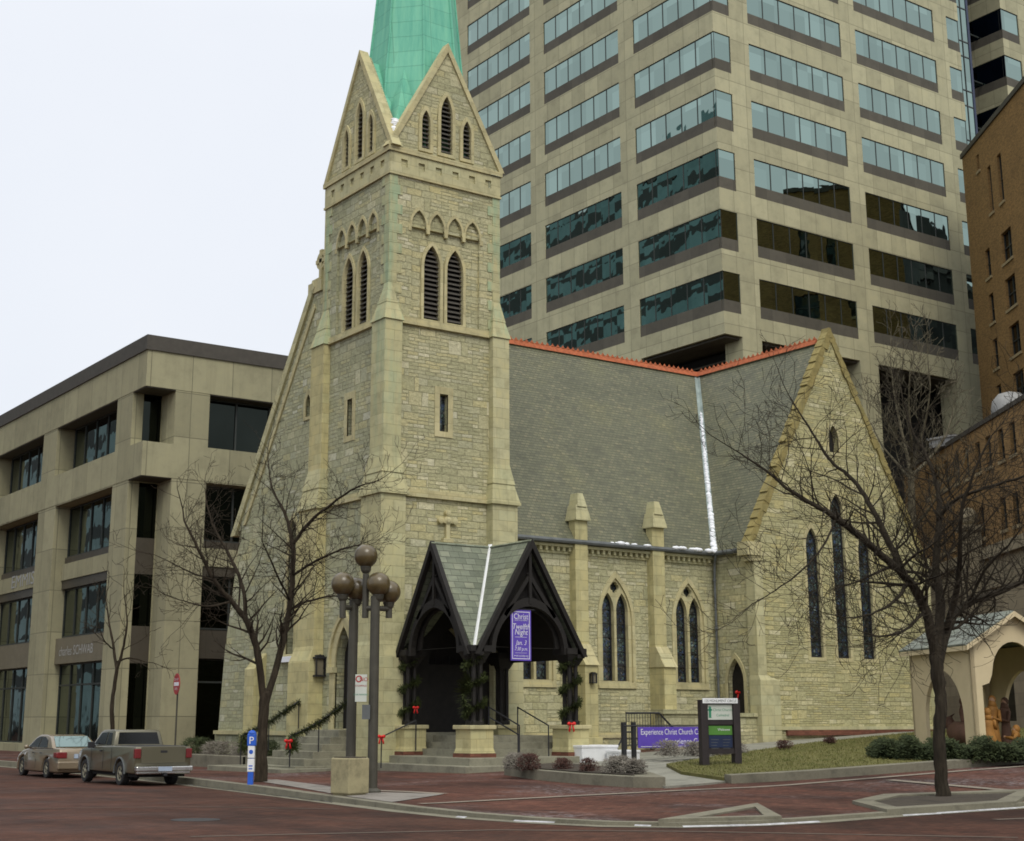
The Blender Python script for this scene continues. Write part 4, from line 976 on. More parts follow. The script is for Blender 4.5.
for fr, c, u0, u1 in ((SP, RXp, PX0, PX1), (WP, RYp, PY0, PY1)):
    b = MB(); hw = (u1 - u0) / 2; ah = arch(c, 2.55, 3.55, 3.6, 5.1)
    # timber gable framing: barge boards, collar, curved braces
    for s in (-1, 1):
        p = [(c + s * (hw + .06), lo - .08), (c, RZp + .02), (c, RZp - .27), (c + s * (hw - .1), lo - .08)]
        b.prism(fr, p if s < 0 else p[::-1], .08, .24)
        p = [(c + s * .1, 6.0), (c + s * .02, 6.1), (c - s * 1.0, 4.75), (c - s * .9, 4.68)]; b.prism(fr, p if s > 0 else p[::-1], .0, .1)
    b.fbox(fr, c - .05, c + .05, 5.1, 6.9, .02, .12)
    b.prism(fr, arch_band(c, 2.9, 2.6, 3.6, 3.66, 5.3, 5.03), -.08, .10)
    for s in (-1, 1): b.fbox(fr, c + s * hw - .28 * (s > 0) - .0 * (s < 0), c + s * hw + .28 * (s < 0), 3.5, 3.78, -.14, .16)
    build('gable_frame', b, M['darkwood'], porch)
    b = MB(); b.prism(fr, [(u0 + .15, 3.78), (u1 - .15, 3.78), (c, RZp - .25)], -.24, -.16, [arch(c, 2.3, 3.79, 3.8, 4.95)]); build('gable_shade_panel', b, M['darkwood'], porch)  # dark panel stands in for the unlit interior behind the truss
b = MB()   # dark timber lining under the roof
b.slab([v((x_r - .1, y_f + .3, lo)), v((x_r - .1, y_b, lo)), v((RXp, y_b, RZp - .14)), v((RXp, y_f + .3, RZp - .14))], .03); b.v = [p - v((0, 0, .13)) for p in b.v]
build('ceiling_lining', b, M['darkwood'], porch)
posts = [(25.05, 36.72), (28.65, 36.72), (25.05, 40.42), (28.65, 40.42)]
for (x, y) in posts:
    b = MB(); gz = .5
    for dx in (-.12, .12):
        for dy in (-.12, .12): b.lathe((x + dx, y + dy, 1.47), [(.1, 0), (.1, .1), (.075, .16), (.07, 1.75), (.1, 1.85)], 8)
    b.frustum((x - .2, x + .2, y - .2, y + .2), 3.28, (x - .36, x + .36, y - .36, y + .36), 3.62)
    b.box(x - .38, x + .38, y - .38, y + .38, 3.62, 3.8); b.box(x - .2, x + .2, y - .2, y + .2, 1.47, 1.6)
    build('porch_post', b, M['darkwood'], porch)
    b = MB(); b.box(x - .4, x + .4, y - .4, y + .4, .62, 1.36); b.frustum((x - .44, x + .44, y - .44, y + .44), .68, (x - .4, x + .4, y - .4, y + .4), .82); build('pedestal', b, M['ashlar_yellow'], porch)
    b = MB(); b.box(x - .47, x + .47, y - .47, y + .47, 1.36, 1.48); build('pedestal_cap', b, M['trim'], porch, bevel=.02)
    b = MB(); b.box(x - .46, x + .46, y - .46, y + .46, .4, .67); build('pedestal_footing', b, M['redbrick'], porch)
# broad steps
b = MB(); b.box(23.95, 31.4, 35.55, 40.9, -.3, .34); b.box(24.4, 29.6, 36.02, 41.3, .2, .56)
o = build('porch_steps', b, M['steps'], CH, bevel=.02)
b = MB(); b.prism(S, [(25.15, 1.2), (28.5, 1.2), (28.5, 4.2), (26.85, 6.8), (25.15, 4.3)], .16, .24, [arch(26.9, 1.86, 1.25, 3.2, 4.6)]); b.prism(S, rect(25.2, 28.4, 1.2, 3.4), .15, .158); build('porch_shade_panel', b, M['darkwood'], porch)  # dark panels added over the pale stone to stand in for porch shade
b = MB()
for k in range(3): b.box(25.3 + k * .3, 28.9, 37.1 + k * .3, 41.0, .5, .76 + k * .2)
b.box(25.5, 28.3, 40.3, 41.0, .5, 1.25); build('inner_steps', b, M['steps'], CH)
# west door steps
b = MB()
for k in range(6): b.box(21.9 + k * .36, 24.3, 42.0 + k * .1, 45.2 - k * .08, -.2, .22 + k * .22)
b.box(21.2, 24.2, 41.6, 47.0, -.3, .16)
build('west_steps', b, M['steps'], CH, bevel=.015)
# raised bed wall by the west front
b = MB(); b.box(22.6, 22.95, 47.0, 55.5, -.3, .42); b.box(22.6, 24.9, 46.9, 47.2, -.3, .42); build('bed_wall', b, M['kerb'], CH, bevel=.02)
b = MB(); b.box(22.96, 25.2, 47.2, 55.4, -.3, .36); build('bed_soil', b, M['soil'], CH)

# snow lying on the church
def snowbits(name, pts, label, n, wmin, wmax, seed=1, scale=1):
    s = MB(); r = random.Random(seed)
    for _ in range(n):
        t = r.random(); k = t * (len(pts) - 1); i = min(int(k), len(pts) - 2); p = Vector(pts[i]).lerp(Vector(pts[i + 1]), k - i)
        q = r.uniform(wmin, wmax); s.ball(p + Vector((r.uniform(-.04, .04), r.uniform(-.05, .05), r.uniform(0, .02))), q, 8, sx=1.3 * r.uniform(.8, 1.6), sy=r.uniform(.7, 1.2), sz=r.uniform(.45, .8))
    build(name, s, M['snow'], kind='stuff', fix=False, smooth=True, label=label, cat='snow')
snowbits('snow', [(32.95, 41.08, 7.9), (35.9, 41.08, 7.9)], 'patchy snow caught in the gutter between the two nave buttresses', 12, .05, .11, 2)
snowbits('snow', [(36.6, 41.05, 7.93), (39.1, 41.0, 7.9)], 'thicker snow caught in the gutter at the foot of the roof valley', 22, .05, .15, 3)
s = MB(); r = random.Random(5); a = Vector((TW + .02, EY, EZ + .05)); c = Vector((RX, RY, RZ + .05))
for i in range(420):
    t = (i / 420) ** 1.1 * .76; p = a.lerp(c, t); wv = (.115 * (1 - t * .7)) * r.uniform(.3, 1.35)
    s.ball(p + Vector((r.uniform(-.04, .02), r.uniform(-.04, .02), .02)), wv, 8, sx=1.0, sy=1.0, sz=.55)
build('snow', s, M['snow'], kind='stuff', fix=False, smooth=True, label='white line of snow filling the roof valley between nave and transept', cat='snow')
snowbits('snow', [(24.62, 41.18, 21.62), (24.7, 41.25, 21.95), (24.85, 41.4, 22.3)], 'small snow drift lodged between the two tower gables', 16, .06, .13, 6)
# ------------------------------------------------------------------ the office tower behind the church
TW_ = thing('office_tower', 'tall office tower of tan panels with ribbons of mirror glass rising behind the church', 'office building', (80, 80, 1))
FX, FY, Z0, FL = 63.8, 65.27, 27.16, 4.2
NR = 12
SF = south(FY); LF = west(FX)
RB = [(67.1, 76.5), (78.1, 87.25), (88.85, 90.35)]
LBAY = [(75.1, 84.1), (85.9, 94.8)]
# beige bands and piers
b = MB(); top = Z0 + NR * FL
for k in range(NR + 1):
    z0 = Z0 + k * FL - 1.5
    b.fbox(SF, FX, 90.35, z0, Z0 + k * FL, -.25, 0); b.fbox(LF, FY + .25, 97.0, z0, Z0 + k * FL, -.25, 0)
for k in range(NR):
    z0, z1 = Z0 + k * FL, Z0 + (k + 1) * FL - 1.5
    for a, c in ((65.35, 67.1), (76.5, 78.1), (87.25, 88.85)): b.fbox(SF, a, c, z0, z1, -.25, 0)
    for a, c in ((73.45, 75.1), (84.1, 85.9), (94.8, 97.0)): b.fbox(LF, a, c, z0, z1, -.25, 0)
build('panel_wall', b, M['mtpanel'], TW_)
b = MB(); b.box(FX + .3, 90.1, FY + .3, 97.0, 26.0, top); build('core_wall', b, M['dark'], TW_)
def ribbon(fr, u0, u1, n, name='window', parent=TW_, z0=Z0, corner=None, hg=2.7, strip_h=.8):
    b = MB(); ex = 0
    b.fbox(fr, u0, u1, z0, z0 + strip_h, -.24, -.03, 1)
    b.fbox(fr, u0, u1, z0 + strip_h, z0 + hg, -.24, -.07, 0)
    for i in range(n + 1):
        u = u0 + (u1 - u0) * i / n; a = max(u0, u - .035); c = min(u1, u + .035); b.fbox(fr, a, c, z0 + strip_h, z0 + hg, -.07, -.045, 2)
    b.fbox(fr, u0, u1, z0 + hg - .05, z0 + hg - .002, -.07, -.04, 2)
    if corner:
        f2, a0, a1, m = corner
        b.fbox(f2, a0, a1, z0, z0 + strip_h, -.23, -.03, 1); b.fbox(f2, a0, a1, z0 + strip_h, z0 + hg, -.23, -.07, 0)
        for i in range(m + 1):
            u = a0 + (a1 - a0) * i / m; a = max(a0, u - .035); c = min(a1, u + .035); b.fbox(f2, a, c, z0 + strip_h, z0 + hg, -.07, -.045, 2)
    return build(name, b, [M['mtglass'], M['mtdark'], M['mullion']], parent)
protos = [ribbon(SF, a, c, n) for (a, c), n in zip(RB, (6, 6, 1))] + [ribbon(LF, a, c, 6) for a, c in LBAY] + [ribbon(LF, 65.52, 73.45, 5, corner=(SF, 63.87, 65.35, 1))]
for p in protos:
    for k in range(1, NR):
        c = p.copy(); COL.objects.link(c); c.location = (0, 0, k * FL)
# base: fascia, undercroft, columns
b = MB()
for (a, c) in ((65.35, 67.1), (76.5, 78.35), (86.9, 90.35)): b.fbox(SF, a, c, -.2, 25.66, -1.6, 0)
for (a, c) in ((73.4, 75.1), (84.1, 85.9), (94.8, 97.0)): b.fbox(LF, a, c, -.2, 25.66, -1.6, 0)
build('base_column', b, M['mtpanel'], TW_)
b = MB(); b.box(FX + .3, 90, FY + .3, 96.5, 25.5, 25.64); build('soffit', b, M['mtdark'], TW_)
b = MB(); b.box(FX + 2.6, 90, FY + 2.6, 96.5, 0, 25.3); build('undercroft_wall', b, M['dark'], TW_)
b = MB(); z = 14
while z < 25: b.box(FX + 2.4, 78, FY + 2.5, FY + 2.58, z, z + .12); b.box(FX + 2.42, FX + 2.5, FY + 2.5, 95, z, z + .12); z += .38
build('louvre_bank', b, M['mtdark'], TW_)
# glazed strip and the notch, then the wing beyond
b = MB(); GX = Fr((0, FY + .35, 0), (1, 0, 0), (0, -1, 0))
b.fbox(GX, 90.35, 91.9, 8, top + 2, -.2, 0, 0)
for u in (90.38, 91.15): b.fbox(GX, u, u + .06, 8, top, 0, .05, 1)
for k in range(-4, NR):
    for dz in (0, 1.3): b.fbox(GX, 90.36, 91.9, Z0 + k * FL + dz, Z0 + k * FL + dz + .09, 0, .04, 1)
b.box(91.9, 92.15, FY + .3, FY + 9, 8, top + 2, 2)
build('glazed_strip', b, [M['mtglass'], M['mullion'], M['signblue']], TW_)
b = MB(); b.box(92.1, 99.5, FY + 9, FY + 9.5, 8, top); 
for k in range(-4, NR): b.box(92.15, 98.6, FY + 8.8, FY + 8.98, Z0 + k * FL - .2, Z0 + k * FL + .15, 1)
b.box(93.2, 93.35, FY + 3.9, FY + 4.05, 8, top, 1)
for k in range(-4, NR): b.box(92.1, 98.4, FY + 3.9, FY + 4.02, Z0 + k * FL + .9, Z0 + k * FL + 1.0, 1)
build('notch_glazing', b, [M['bwin'], M['mullion']], TW_)
WX, WY = 98.4, 66.9
SF2 = south(WY); LF2 = west(WX); b = MB()
for k in range(-3, NR + 1):
    z0 = Z0 + k * FL - 1.5; b.fbox(SF2, WX, 130, z0, z0 + 1.5, -.25, 0); b.fbox(LF2, WY + .25, WY + 8, z0, z0 + 1.5, -.25, 0)
    if k < NR: b.fbox(SF2, WX + 2.3, 130, z0 + 1.5, z0 + FL, -.25, 0)
build('panel_wall', b, M['mtpanel'], TW_)
p = ribbon(SF2, WX + .05, WX + 2.3, 1, z0=Z0 - 3 * FL, corner=(LF2, WY + .26, WY + 7.9, 2))
for k in range(1, NR + 3):
    c = p.copy(); COL.objects.link(c); c.location = (0, 0, k * FL)
b = MB(); b.box(WX + .3, 130, WY + .3, 90, 0, top); build('core_wall', b, M['dark'], TW_)
b = MB(); b.box(FX, 130, FY + 1, 97.0, top, top + 1.2); build('roof', b, M['mtdark'], TW_)

# ------------------------------------------------------------------ low office building by the church
LO = thing('bank_building', 'four storey tan stone office block with dark recessed windows beside the church', 'office building', (32, 75, 1))
BX, BY = 25.0, 64.1
LW, LS = west(BX), south(BY)
bayW = [(67.7 + 11.0 * i, 76.5 + 11.0 * i) for i in range(4)]
bayW2 = [(67.75 + 11.0 * i, 76.0 + 11.0 * i) for i in range(4)]
b = MB(); b.prism(LW, rect(65.7, 113, 0, 12.72), -1.0, 0, [rect(a, c, -.0 + .45, 12.64) for a, c in bayW2], back=False)
b.prism(LW, rect(65.7, 113, 14.32, 16.95), -1.0, 0, [rect(a, c, 14.33, 16.94) for a, c in bayW], back=False)
build('street_wall', b, M['lbpanel'], LO)
bs = [(28.25, 37.2), (39.4, 48.4)]
b = MB(); b.prism(LS, rect(26.5, 52, 0, 12.72), -1.0, 0, [rect(a, c, .5, 12.64) for a, c in bs], back=False)
b.prism(LS, rect(26.5, 52, 14.32, 16.95), -1.0, 0, [rect(a, c, 14.33, 16.94) for a, c in bs], back=False)
build('alley_wall', b, M['lbpanel'], LO)
b = MB(); b.box(BX - .02, 52, BY - .02, 113, 12.7, 14.32); b.box(BX - .02, 52, BY - .02, 113, 16.95, 18.7); build('floor_band', b, M['lbpanel'], LO)
b = MB(); b.box(BX - .1, 52, BY - .1, 113, 18.7, 19.42); b.box(BX + .02, 51.8, BY + .02, 112, 12.66, 12.695); b.box(BX + .02, 51.8, BY + .02, 112, 16.9, 16.945); build('parapet', b, M['lbcap'], LO)
b = MB()   # corner notch
b.box(BX + .03, 27.2, 65.72, 66.2, 0, 12.66); b.box(26.53, 27.0, BY + .03, 65.72, 0, 12.66); b.box(BX + .03, 27.2, 65.72, 66.2, 14.325, 16.9); b.box(26.53, 27.0, BY + .03, 65.72, 14.325, 16.9)
build('corner_pier', b, M['lbpanel'], LO)
fr = south(65.7)
for z0, z1 in ((.5, 4.2), (5.9, 8.3), (10.0, 12.6), (14.4, 16.9)): b = MB(); b.fbox(fr, 25.55, 26.45, z0, z1, -.05, .012, 0); build('corner_window', b, M['lbglass2'], LO)
for z0, z1 in ((4.2, 5.9), (8.3, 10.0)): b = MB(); b.fbox(fr, 25.55, 26.45, z0, z1, -.05, .014); build('corner_panel', b, M['lbdark'], LO)
b = MB(); b.box(BX + 1.05, 51.9, BY + 2.2, 112, .1, 18.6); b.box(27.05, 51.9, BY + 1.05, 112, .1, 18.6); build('core_wall', b, M['lbdark'], LO)
def bayfill(fr, a, c, n, sign=True, gm='lbglass'):
    r = -.86
    def glass(z0, z1, nm='window', n=n, tr=False):
        b = MB(); b.fbox(fr, a, c, z0, z1, r - .1, r, 0)
        for i in range(n + 1):
            u = a + (c - a) * i / n; b.fbox(fr, max(a, u - .045), min(c, u + .045), z0, z1, r, r + .06, 1)
        b.fbox(fr, a, c, z0, z0 + .08, r, r + .05, 1); b.fbox(fr, a, c, z1 - .08, z1, r, r + .05, 1)
        if tr: b.fbox(fr, a, c, z0 + (z1 - z0) * .72, z0 + (z1 - z0) * .72 + .09, r, r + .055, 1)
        build(nm, b, [M[gm], M['mullion']], LO)
    glass(14.35, 16.9); glass(9.95, 12.6); glass(5.8, 8.3)
    b = MB(); b.fbox(fr, a, c, 8.75, 9.6, -.95, -.55, 0); b.fbox(fr, a, c, 9.6, 9.95, -.95, -.7, 1); b.fbox(fr, a, c, 8.3, 8.75, -.95, -.62, 1)
    build('spandrel', b, [M['lbpanel'], M['lbdark']], LO)
    b = MB(); b.fbox(fr, a, c, 4.45, 5.75, -.95, -.5, 0 if sign else 0); o = build('sign_fascia', b, M['lbdark'] if not sign else M['lbband'], LO)
    glass(.45, 4.45, 'shopfront', n, True)
    return o
M['lbband'] = m_flat('fascia_stone_grey', (.155, .135, .09), .7, var=.1)
fas = []
for i, (a, c) in enumerate(bayW2): fas.append(bayfill(LW, a, c, 5))
for a, c in bs: bayfill(LS, a, c, 5, False, 'lbglass2')
# the writing over the shopfronts (read from the street: u runs away from the corner, so letters are mirrored back)
LWr = Fr((BX, 0, 0), (0, -1, 0), (-1, 0, 0))
b = MB(); b.text('charles SCHWAB', LWr, -72.9, 4.85, -.49, .68, sx=1.0); build('shop_lettering', b, M['greylet'], fas[0])
b = MB(); b.text('EMMIS', LWr, -82.4, 8.95, -.53, 1.0, sx=1.5)
b.v = [p for p in b.v]; build('shop_lettering', b, M['greylet'], fas[1])

# ------------------------------------------------------------------ brick buildings at the end of the side street
ANG = math.radians(54.727)
BR = thing('brick_tower', 'tall ochre brick building with small dark sash windows in front of the office tower', 'building', (85.54, 62.4, 0), rot=ANG)
FB = Fr((0, 0, 0), (1, 0, 0), (0, 1, 0))
wins = []; hs = []
def bw(u0, u1, z0, z1, n=1): wins.append((u0, u1, z0, z1, n)); hs.append(rect(u0, u1, z0, z1))
for col in (0, -11.0):
    for k in range(8):
        z = 31.35 - 3.22 * k
        bw(col - 4.1, col - 3.15, z, z + 2.05); bw(col - 8.4, col - 6.5, z, z + 2.1, 2)
    bw(col - 5.6, col - 4.9, 35.5, 38.85); bw(col - 7.75, col - 6.95, 35.5, 38.9); bw(col - 3.5, col - 3.0, 39.3, 40.5)
b = MB(); b.prism(FB, rect(-26, 0, 0, 41.5), -.4, 0, hs, back=False); build('brick_wall', b, M['brownbrick'], BR); b = MB(); b.box(-26, -.01, -22, -.4, 0, 41.5); build('darkened_back_wall', b, M['fardark'], BR)  # unseen back walls, darkened to dim their reflection in the tower glass
b = MB(); b.box(-26.1, .1, -22, .12, 41.5, 41.85); build('parapet', b, M['lbcap'], BR)
def sashes(par, wins):
    for (u0, u1, z0, z1, n) in wins:
        b = MB(); b.fbox(FB, u0, u1, z0, z1, -.3, -.24, 0); o = build('window', b, M['bwin'], par)
        f = MB()
        for i in range(n + 1):
            u = u0 + (u1 - u0) * i / n; f.fbox(FB, max(u0, u - .05), min(u1, u + .05), z0, z1, -.24, -.18)
        f.fbox(FB, u0, u1, (z0 + z1) / 2 - .04, (z0 + z1) / 2 + .04, -.24, -.17); build('frame', f, M['mullion'], o)
        f = MB(); f.fbox(FB, u0 - .12, u1 + .12, z0 - .18, z0, -.2, .09); build('sill', f, M['sill'], o)
sashes(BR, wins)
BL = thing('brick_wing', 'lower ochre brick building with a pale stone ground floor behind the nativity shelter', 'building', (75.22, 59.82, 0), rot=ANG)
wins = []; hs = []
for i in range(11):
    for o_ in (0, 2.1): u = -.9 - i * 3.9 + (1.9 if i == 0 else 0) * 0 - (o_ if i % 1 == 0 else 0); bw(u - .82, u, 15.15, 16.85)
for i in range(6):
    for o_ in (0, 2.0): u = -3.2 - i * 5.5 - o_ * .95; bw(u - .85, u, 11.5, 13.2)
b = MB(); b.prism(FB, rect(-45, 4, 10.9, 17.6), -.4, 0, hs, back=False); build('brick_wall', b, M['brownbrick'], BL); b = MB(); b.box(-45, 3.98, -9.5, -.4, 0, 17.58); build('darkened_back_wall', b, M['fardark'], BL)  # same darkened, unseen back walls behind the low wing
b = MB(); b.box(-45, 4.05, -9.5, .1, 17.6, 17.85); build('parapet', b, M['lbcap'], BL)
sashes(BL, wins)
b = MB(); gh = [arch(-8 - i * 5.2, 2.3, 1.6, 6.0, 7.4) for i in range(6)]
b.prism(FB, rect(-45, 4, 0, 10.2), -.4, .12, gh, back=False); build('stone_wall', b, M['brickstone'], BL)
b = MB(); b.box(-45, 4, -.3, .4, 10.2, 10.5); b.box(-45, 4, -.3, .25, 10.5, 10.9); b.box(-45, 4, -.3, .22, 8.6, 8.8); build('cornice', b, M['brickstone'], BL)
for i in range(6):
    b = MB(); b.prism(FB, arch(-8 - i * 5.2, 2.3, 1.6, 6.0, 7.4), -.35, -.3); build('window', b, M['bwin'], BL)
b = MB(); b.box(-11.2, -10.2, .15, 1.1, 0, 11.9); b.box(-11.35, -10.05, 0.1, 1.2, 11.9, 12.2); b.ball((-10.7, .6, 12.7), .45, 12, sz=1.2); build('stone_pier', b, M['brickstone'], BL)
# plant on the roof
for (px, py, d, s, lb) in ((1010, 404, 80, 1.05, 'pale domed cowl standing on the brick roof edge at the picture edge'), (951, 440, 87, .9, 'small grey cabinet on the flat roof of the low brick building')):
    p = at(px, py, d); m_ = MB(); z = 17.7
    if s > 1: m_.lathe((p.x, p.y, z), [(s, 0), (s, p.z - z - .3), (s * .9, p.z - z + .2), (s * .6, p.z - z + .55), (.1, p.z - z + .7)], 20)
    else: m_.box(p.x - s, p.x + s, p.y - s, p.y + s, z, p.z); m_.box(p.x - s - .1, p.x + s + .1, p.y - s - .1, p.y + s + .1, p.z, p.z + .12)
    build('roof_cowl' if s > 1 else 'roof_cabinet', m_, M['pump'], smooth=s > 1, loc=(p.x, p.y, z), label=lb, cat='roof unit')

# ------------------------------------------------------------------ buildings across the circle, which the mirror glass reflects
def opposite(name, label, x0, x1, y0, y1, h, m, gm, steps):
    t = thing(name, label, 'office building', ((x0 + x1) / 2, (y0 + y1) / 2, 0)); b = MB(); b.box(x0, x1, y0, y1, -1, h)
    for (a, c, d, e, hh) in steps: b.box(a, c, d, e, h, hh)
    build('wall', b, m, t); z = 6; b = MB()
    while z < h - 3:
        b.box(x0 - .05, x1 + .05, y0 - .05, y1 + .05, z, z + 1.7); z += 3.8
    build('window_band', b, gm, t); b = MB(); b.box(x0 - .3, x1 + .3, y0 - .3, y1 + .3, h - .8, h + .2); build('parapet', b, M['lbcap'], t)
opposite('masonry_tower', 'dark masonry tower across the circle', 100, 200, -20, 18, 57, M['fardark'], M['dark'], [(105, 128, -15, 15, 61), (140, 152, -15, 15, 64), (165, 180, -15, 15, 60)])
opposite('glass_tower', 'teal glass tower across the street from the bank', -45, -6, 112, 240, 80, M['farteal'], M['mullion'], [(-40, -10, 120, 150, 86)])
# ------------------------------------------------------------------ bare trees
def smooth_path(pts, k=4, jit=0.0, r=None):
    """Catmull-Rom through (point, radius) pairs"""
    out = []
    P = [pts[0]] + list(pts) + [pts[-1]]
    for i in range(1, len(P) - 2):
        p0, p1, p2, p3 = P[i - 1][0], P[i][0], P[i + 1][0], P[i + 2][0]
        for j in range(k):
            t = j / k
            q = .5 * ((2 * p1) + (p2 - p0) * t + (2 * p0 - 5 * p1 + 4 * p2 - p3) * t * t + (3 * p1 - p0 - 3 * p2 + p3) * t ** 3)
            if jit and r: q = q + Vector((r.uniform(-jit, jit), r.uniform(-jit, jit), r.uniform(-jit, jit)))
            out.append((q, P[i][1] * (1 - t) + P[i + 1][1] * t))
    out.append(pts[-1]); return out
def grow(mb, p, d, length, rad, lvl, r, up=.25, droop=0.0, sides=4, fork=(3, 6), zig=.35, minr=.004):
    """a branch of short kinked pieces that sheds side shoots"""
    n = max(3, int(length / (.28 if lvl else .16))); n = min(n, 9); st = length / n
    pts = [p.copy()]; rs = [rad]; q = p.copy(); dd = d.normalized(); side = 1
    for i in range(n):
        ax = dd.orthogonal().normalized(); ax.rotate(Matrix.Rotation(r.uniform(0, 6.28), 3, dd))
        dd = (dd + ax * zig * r.uniform(.3, 1) + Vector((0, 0, up * .35 - droop * .2))).normalized()
        q = q + dd * st * r.uniform(.75, 1.25); pts.append(q.copy()); rs.append(max(minr, rad * (1 - .8 * (i + 1) / n)))
        if lvl > 0:
            for _ in range(1 if r.random() < .85 else 2):
                a = dd.orthogonal().normalized(); a.rotate(Matrix.Rotation(r.uniform(0, 6.28), 3, dd))
                nd = (dd * r.uniform(.35, .8) + a * r.uniform(.6, 1.0) + Vector((0, 0, up * .4))).normalized()
                grow(mb, q, nd, length * r.uniform(.38, .62) * (1 - .35 * i / n), rs[-1] * .62, lvl - 1, r, up, droop, 3, fork, zig, minr)
    mb.tube(pts, rs, sides, cap=False)
def tree(name, label, base, limbs, seed, mat_, d, rscale=1, twig=(1.7, 2), group=None, minr=.005, density=1.0, lean=None, trunk_n=12, up=.25):
    """limbs: list of [(px,py,depth_offset,radius),...]; the first is the trunk"""
    r = random.Random(seed); root = thing(name, label, 'tree', base)
    def conv(l): return [(at(px, py, d + dz), rad * rscale) for px, py, dz, rad in l]
    tw = MB()
    for i, l in enumerate(limbs):
        P = conv(l)
        if i == 0: e_ = (P[-1][0] - P[-2][0]).normalized(); P.append((P[-1][0] + e_ * P[-1][1] * .9, P[-1][1] * .3)); P[0] = (Vector(base) - Vector((0, 0, .15)), P[0][1])
        sp = smooth_path(P, 5, .012 if i else .015, r)
        b = MB(); b.tube([q for q, _ in sp], [x * r.uniform(.93, 1.08) for _, x in sp], trunk_n if i == 0 else 8, cap=True)
        build('trunk' if i == 0 else 'limb', b, mat_, root, smooth=True, fix=False)
        if i == 0: continue
        # shoots from the outer part of the limb
        acc = 0
        for k in range(2, len(sp)):
            q, rad = sp[k]; t = k / len(sp); dirv = (sp[k][0] - sp[k - 1][0])
            acc += dirv.length * density
            gap = .34
            while acc > gap:
                acc -= gap
                if t < .12: continue
                dv = dirv.normalized(); a = dv.orthogonal().normalized(); a.rotate(Matrix.Rotation(r.uniform(0, 6.28), 3, dv))
                nd = (dv * r.uniform(.3, .9) + a + Vector((0, 0, up))).normalized()
                grow(tw, q, nd, twig[0] * r.uniform(.5, 1.15) * (1.15 - .45 * t), max(minr * 1.5, rad * .42), twig[1], r, up, 0, 4, minr=minr)
        grow(tw, sp[-1][0], (sp[-1][0] - sp[-2][0]), twig[0] * .9, sp[-1][1], twig[1], r, up, minr=minr)
    build('twigs', tw, mat_, root, fix=False)
    return root
tree('bare_tree', 'large dark bare tree in the low concrete pit, spreading before the transept gable', (24.85, 19.77, .1), [
    [(943, 799, 0, .22), (942, 780, 0, .175), (939, 735, 0, .155), (941, 700, 0, .15), (937, 672, 0, .175), (936, 650, 0, .16)],
    [(936, 662, 0, .13), (926, 612, -.2, .13), (908, 580, -.5, .115), (882, 556, -.9, .1), (852, 530, -1.2, .085), (820, 508, -1.4, .065), (792, 492, -1.3, .05), (765, 470, -1.2, .032), (738, 452, -1.2, .018)],
    [(906, 578, -.5, .1), (890, 545, -.3, .085), (872, 508, -.1, .07), (853, 480, .2, .055), (830, 460, .4, .045), (812, 432, .5, .03), (795, 405, .6, .018)],
    [(937, 664, 0, .13), (940, 605, .3, .12), (936, 565, .5, .1), (939, 525, .6, .085), (938, 490, .9, .065), (926, 455, 1.2, .045), (912, 430, 1.4, .03), (902, 395, 1.6, .016)],
    [(938, 666, 0, .12), (950, 622, .6, .12), (968, 604, 1.2, .1), (998, 592, 1.7, .085), (1030, 578, 2.2, .07), (1062, 560, 2.6, .05), (1090, 535, 3, .03)],
    [(938, 520, .6, .06), (955, 500, .2, .05), (985, 488, -.4, .042), (1018, 478, -.9, .035), (1050, 462, -1.3, .02)],
    [(946, 630, .3, .09), (957, 590, -.2, .075), (960, 550, -.8, .06), (962, 510, -1.2, .045), (975, 470, -1.5, .03), (992, 435, -1.7, .018)],
    [(836, 519, -1.3, .035), (822, 548, -1.9, .028), (800, 572, -2.3, .022), (776, 590, -2.5, .016), (752, 604, -2.6, .01)],
    [(908, 582, -.5, .06), (896, 600, -1.2, .04), (876, 612, -1.8, .028), (850, 618, -2.2, .018), (822, 612, -2.4, .01)],
    [(968, 604, 1.2, .05), (985, 570, .6, .038), (1008, 545, .2, .026), (1028, 520, 0, .015)],
    [(925, 610, -.2, .05), (905, 630, -1.5, .035), (880, 636, -2.4, .022), (852, 628, -3.0, .012)],
], 11, M['bark2'], 30.4, .78, (1.7, 2), minr=.0046, density=2.1)
tree('bare_tree', 'bare forked tree beside the blue meter post, in front of the church west end', (18.02, 36.49, 0), [
    [(261, 782, 0, .22), (262, 750, 0, .175), (263, 720, 0, .16), (265, 694, 0, .16)],
    [(264, 706, 0, .125), (258, 655, -.2, .12), (247, 622, -.4, .11), (232, 602, -.6, .09), (214, 580, -.9, .07), (198, 548, -1.2, .05), (184, 520, -1.3, .03)],
    [(246, 622, -.4, .08), (243, 588, 0, .065), (230, 556, .4, .05), (214, 528, .8, .035), (206, 500, 1, .02)],
    [(265, 706, 0, .125), (280, 652, .3, .12), (289, 610, .4, .105), (293, 570, .5, .09), (292, 540, .6, .075), (284, 512, .8, .05), (272, 488, 1.1, .03), (268, 462, 1.2, .018)],
    [(292, 545, .6, .065), (310, 522, .2, .055), (332, 504, -.3, .042), (355, 488, -.8, .03), (380, 480, -1.2, .015)],
    [(289, 610, .4, .05), (312, 600, .9, .038), (338, 596, 1.4, .028), (362, 604, 1.8, .015)],
    [(293, 575, .5, .05), (318, 560, -.4, .04), (345, 548, -1.2, .028), (368, 545, -1.8, .015)],
    [(232, 602, -.6, .04), (205, 606, -1.4, .03), (180, 600, -2.0, .015)],
    [(214, 580, -.9, .035), (190, 572, -1.8, .026), (166, 560, -2.4, .014)],
    [(290, 600, .4, .04), (275, 570, -.8, .03), (262, 540, -1.6, .018)],
], 23, M['bark'], 40.3, .82, (1.4, 2), minr=.005, density=1.9)
